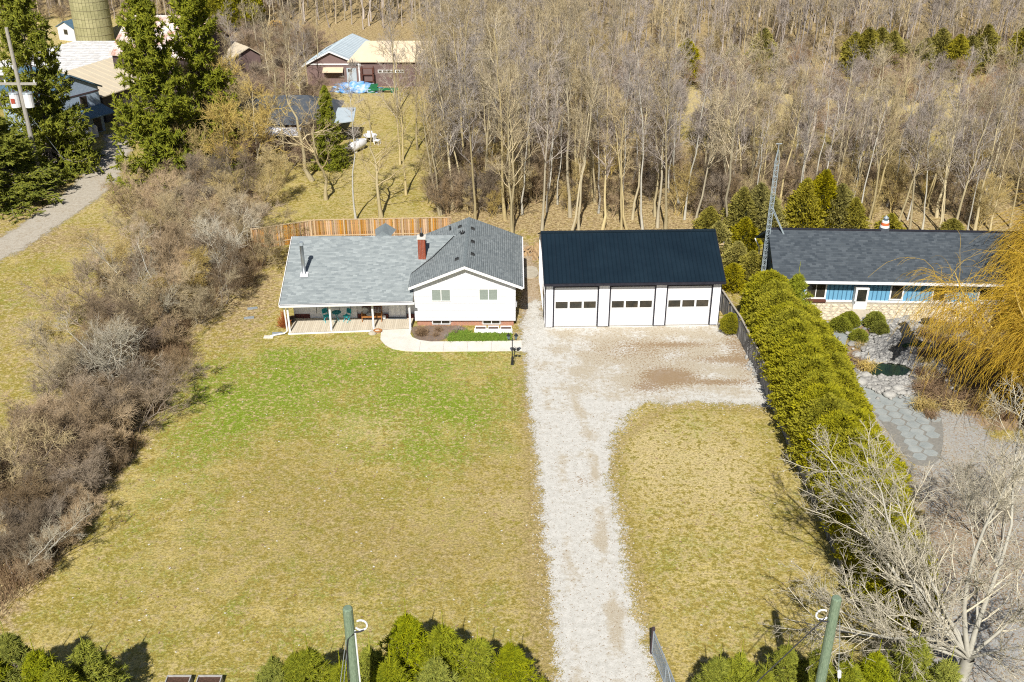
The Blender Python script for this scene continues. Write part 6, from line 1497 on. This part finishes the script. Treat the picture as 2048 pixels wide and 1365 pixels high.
# wing
zW = aty(783, 121, yF - .3)[2]; xW1 = aty(905, 121, yF - .3)[0]; wr_ = at(834, 82, zW + 2.0); 
MB(o).box(xR + .02, xW1, yF - .3, wr_[1], 0, zW - .05).build('wing_wall', 'barn_brown', BDn)
wrf = MB(o).hexa([(xR - 1.3, yF - .6, zW - .2), (xW1 + .3, yF - .6, zW - .2), (xW1 + .3, wr_[1], wr_[2] - .1), (xR + .9, wr_[1], wr_[2] - .1)], [(xR - 1.3, yF - .6, zW - .1), (xW1 + .3, yF - .6, zW - .1), (xW1 + .3, wr_[1], wr_[2]), (xR + .9, wr_[1], wr_[2])]).build('wing_roof', 'roof_sand', BDn)
MB(o).box(xR - .02, xR + .14, yF - .42, yF - .31, 0, zW).build('corner_board', 'white_trim', BDn)
wa, wb = aty(756, 146, yF - .3), aty(808, 140, yF - .3)
wf = MB(o).box(wa[0], wb[0], yF - .36, yF - .301, wa[2], wb[2]).build('window', 'white_trim', BDn)
for k in range(6):
    w_ = (wb[0] - wa[0]) / 6; MB(o).box(wa[0] + k * w_ + .08, wa[0] + (k + 1) * w_ - .05, yF - .38, yF - .361, wa[2] + .06, wb[2] - .06).build('pane', 'glass', wf)
wa, wb = aty(695, 146, yF), aty(705, 137, yF); wf = MB(o).box(wa[0], wb[0], yF - .06, yF - .001, wa[2], wb[2]).build('window', 'wood_pale', BDn); MB(o).box(wa[0] + .08, wb[0] - .08, yF - .08, yF - .061, wa[2] + .08, wb[2] - .08).build('pane', 'glass', wf)
wa, wb = aty(695, 166, yF), aty(714, 147, yF)
for k in range(2): MB(o).box(wa[0] + k * .63, wa[0] + k * .63 + .58, yF - .07, yF - .001, .1, 2.2).build('barn_door', 'roof_bluegrey', BDn)
wa, wb = aty(648, 155, yF), aty(688, 150, yF); MB(o).slab((wa[0], yF - .9, 1.9), (wb[0], yF - .9, 1.9), (wb[0], yF - .02, 2.3), (wa[0], yF - .02, 2.3), .08).build('awning', 'roof_sand', BDn)
# tarp-covered pile and machinery
V, Fc = rock_mesh(71, 3, .6, .5); V = V * np.array((2.9, 1.0, 1.6)); V[:, 2] = np.maximum(V[:, 2], -.1)
o_ = obj('tarp_pile', mesh_np('tarp_pile', V, tris=Fc), 'tarp'); x, y, _ = at(714, 183); o_.location = (x, y, .1); tag(o_, 'pile covered with crumpled blue and white tarps before the purple-grey barn', 'tarp')
x, y, _ = at(770, 186)
T = thing('farm_implement', 'green farm implement lying before the barn', 'farm machine', (x, y, 0))
MB().box(-1.5, 1.6, -.25, .1, .35, .6).build('frame', 'green_paint', T); MB().tube([(-1.6, -.2, .35), (-1.6, .1, .35)], .45, 10).build('wheel', 'green_paint', T); MB().tube([(1.0, -.2, .3), (1.0, .1, .3)], .3, 10).build('wheel', 'green_paint', T)
MB().ext([(-2.0, 0, .5), (-1.0, 0, .5), (-.8, 0, 1.0), (-1.7, 0, .95)], (0, .5, 0)).build('hopper', 'green_paint', T)
x, y, _ = at(770, 172); T = thing('hay_rake', 'rusty red implement frame against the barn wing', 'farm machine', (x, y + .2, 0)); MB().box(-1.6, 1.6, -.1, .1, .5, .7).build('frame', 'red_paint', T)
for k in range(8): MB().box(-1.5 + k * .42, -1.42 + k * .42, -.3, -.1, .0, .6).build('tine', 'red_paint', T)
x, y, _ = at(736, 178); T = thing('scaffold', 'rusty brown scaffold frame at the barn corner', 'scaffold', (x, y - .1, 0))
for a in (-.7, .7):
    for b in (0, .9): MB().box(a - .05, a + .05, b - .05, b + .05, 0, 2.6).build('upright', 'bench_dark', T)
for z in (.9, 1.7, 2.5): MB().box(-.75, .75, -.04, .04, z, z + .08).build('rail', 'bench_dark', T)
# propane tank and patio set in the clearing
x, y, _ = at(716, 302)
T = thing('propane_tank', 'white horizontal propane tank on the clearing grass', 'tank', (x, y, 0), rad(62))
MB().tube([(-1.15, 0, .62), (-1.0, 0, .62), (-.8, 0, .62), (.8, 0, .62), (1.0, 0, .62), (1.15, 0, .62)], [.12, .38, .48, .48, .38, .12], 14).build('tank_body', 'white_plastic', T, smooth=True)
for a in (-.6, .6): MB().box(a - .1, a + .1, -.3, .3, 0, .25).build('foot', 'concrete', T)
MB().tube([(0, 0, 1.05), (0, 0, 1.25)], .16, 8).build('valve_cap', 'galv', T)
for i, (px_, py_, lab) in enumerate(((741, 276, 'white round garden table in the clearing'),)):
    x, y, _ = at(px_, py_ + 8); T = thing('garden_table', lab, 'table', (x, y, 0)); MB().tube([(0, 0, .68), (0, 0, .73)], .75, 14).build('table_top', 'white_plastic', T)
    for a in (45, 135, 225, 315): MB().tube([(.55 * math.cos(rad(a)), .55 * math.sin(rad(a)), 0), (.35 * math.cos(rad(a)), .35 * math.sin(rad(a)), .68)], .04, 5).build('leg', 'white_plastic', T)
for i, (px_, py_, rz, lab) in enumerate(((727, 283, -70, 'left of'), (755, 285, 70, 'right of'), (741, 274, 180, 'behind'))):
    x, y, _ = at(px_, py_ + 4); T = thing('garden_chair', 'white garden chair ' + lab + ' the round table in the clearing', 'chair', (x, y, 0), rad(rz), 'garden chairs')
    MB().box(-.28, .28, -.25, .25, .4, .45).build('seat', 'white_plastic', T); MB().box(-.28, .28, .25, .3, .45, .95).build('backrest', 'white_plastic', T)
    for a in (-.24, .24):
        for b in (-.22, .22): MB().box(a - .03, a + .03, b - .03, b + .03, 0, .4).build('leg', 'white_plastic', T)
# dark-roofed bungalow behind the trees
h3 = at(462, 300)
T = thing('bungalow', 'dark grey-roofed bungalow with white awning behind bare trees', 'house', (h3[0], h3[1], 0)); Wb, Db = 10.2, 8
MB().box(0, Wb, 0, Db, 0, 2.7).build('wall', 'dark_wall', T)
MB().add([(-.5, -.5, 2.75), (Wb + .5, -.5, 2.75), (Wb + .5, Db + .5, 2.75), (-.5, Db + .5, 2.75), (2.6, Db / 2, 4.6), (Wb - 2.6, Db / 2, 4.6)], [(0, 1, 5, 4), (1, 2, 5), (2, 3, 4, 5), (3, 0, 4), (3, 2, 1, 0)]).build('roof', 'slate', T)
MB().slab((-.2, -2.2, 2.2), (7.6, -2.2, 2.2), (7.6, -.55, 2.5), (-.2, -.55, 2.5), .1).build('awning', 'white_metal', T)
for k in range(4): MB().box(.2 + k * 2.3, .32 + k * 2.3, -2.1, -2.0, 0, 2.1).build('awning_post', 'dark_wall', T)
for k, mm in enumerate(('tarp', 'red_paint', 'white_trim', 'red_paint')): MB().box(.3 + k * 1.9, 1.5 + k * 1.9, -.06, -.001, 2.05, 2.55).build('window', mm, T)
MB().slab((Wb + .3, .5, 2.6), (Wb + 2.4, 1.6, 2.6), (Wb + 2.2, 5, 3.0), (Wb + .3, 5, 3.0), .1).build('side_roof', 'roof_bluegrey', T)
for i in range(9):
    x, y, _ = at(560 + i * 8, 322); o_ = bpy.data.objects.new('stone', rme[i % 8]); COL.objects.link(o_); o_.location = (x, y, .2); o_.scale = (.32, .26, .3); tag(o_, 'grey stone in the low row before the bungalow', 'stone', 'stone row by the bungalow')
# yellow wood pile far away
x, y, _ = at(556, 55); o_ = MB().box(-1.4, 1.4, -.4, .4, 0, .7).box(-1.0, 1.1, -.35, .35, .7, 1.0).build('lumber_stack', 'yellow_paint'); o_.location = (x, y, 0); tag(o_, 'small yellow stack of lumber at the edge of the far woods', 'lumber')
# white scraps by the thicket end
for i, (px_, py_, rz) in enumerate(((505, 618, .3), (498, 637, .2), (555, 668, .1))):
    x, y, _ = at(px_, py_); o_ = MB().box(-.35, .35, -.12, .12, 0, .08).build('stone_slab', 'galv'); o_.location = (x, y, .0); o_.rotation_euler = (0, 0, rz); tag(o_, ['upper pale slab lying in the grass left of the porch', 'lower pale slab lying in the grass left of the porch', 'pale slab at the porch downspout'][i], 'slab')
print('objects', len(bpy.data.objects))
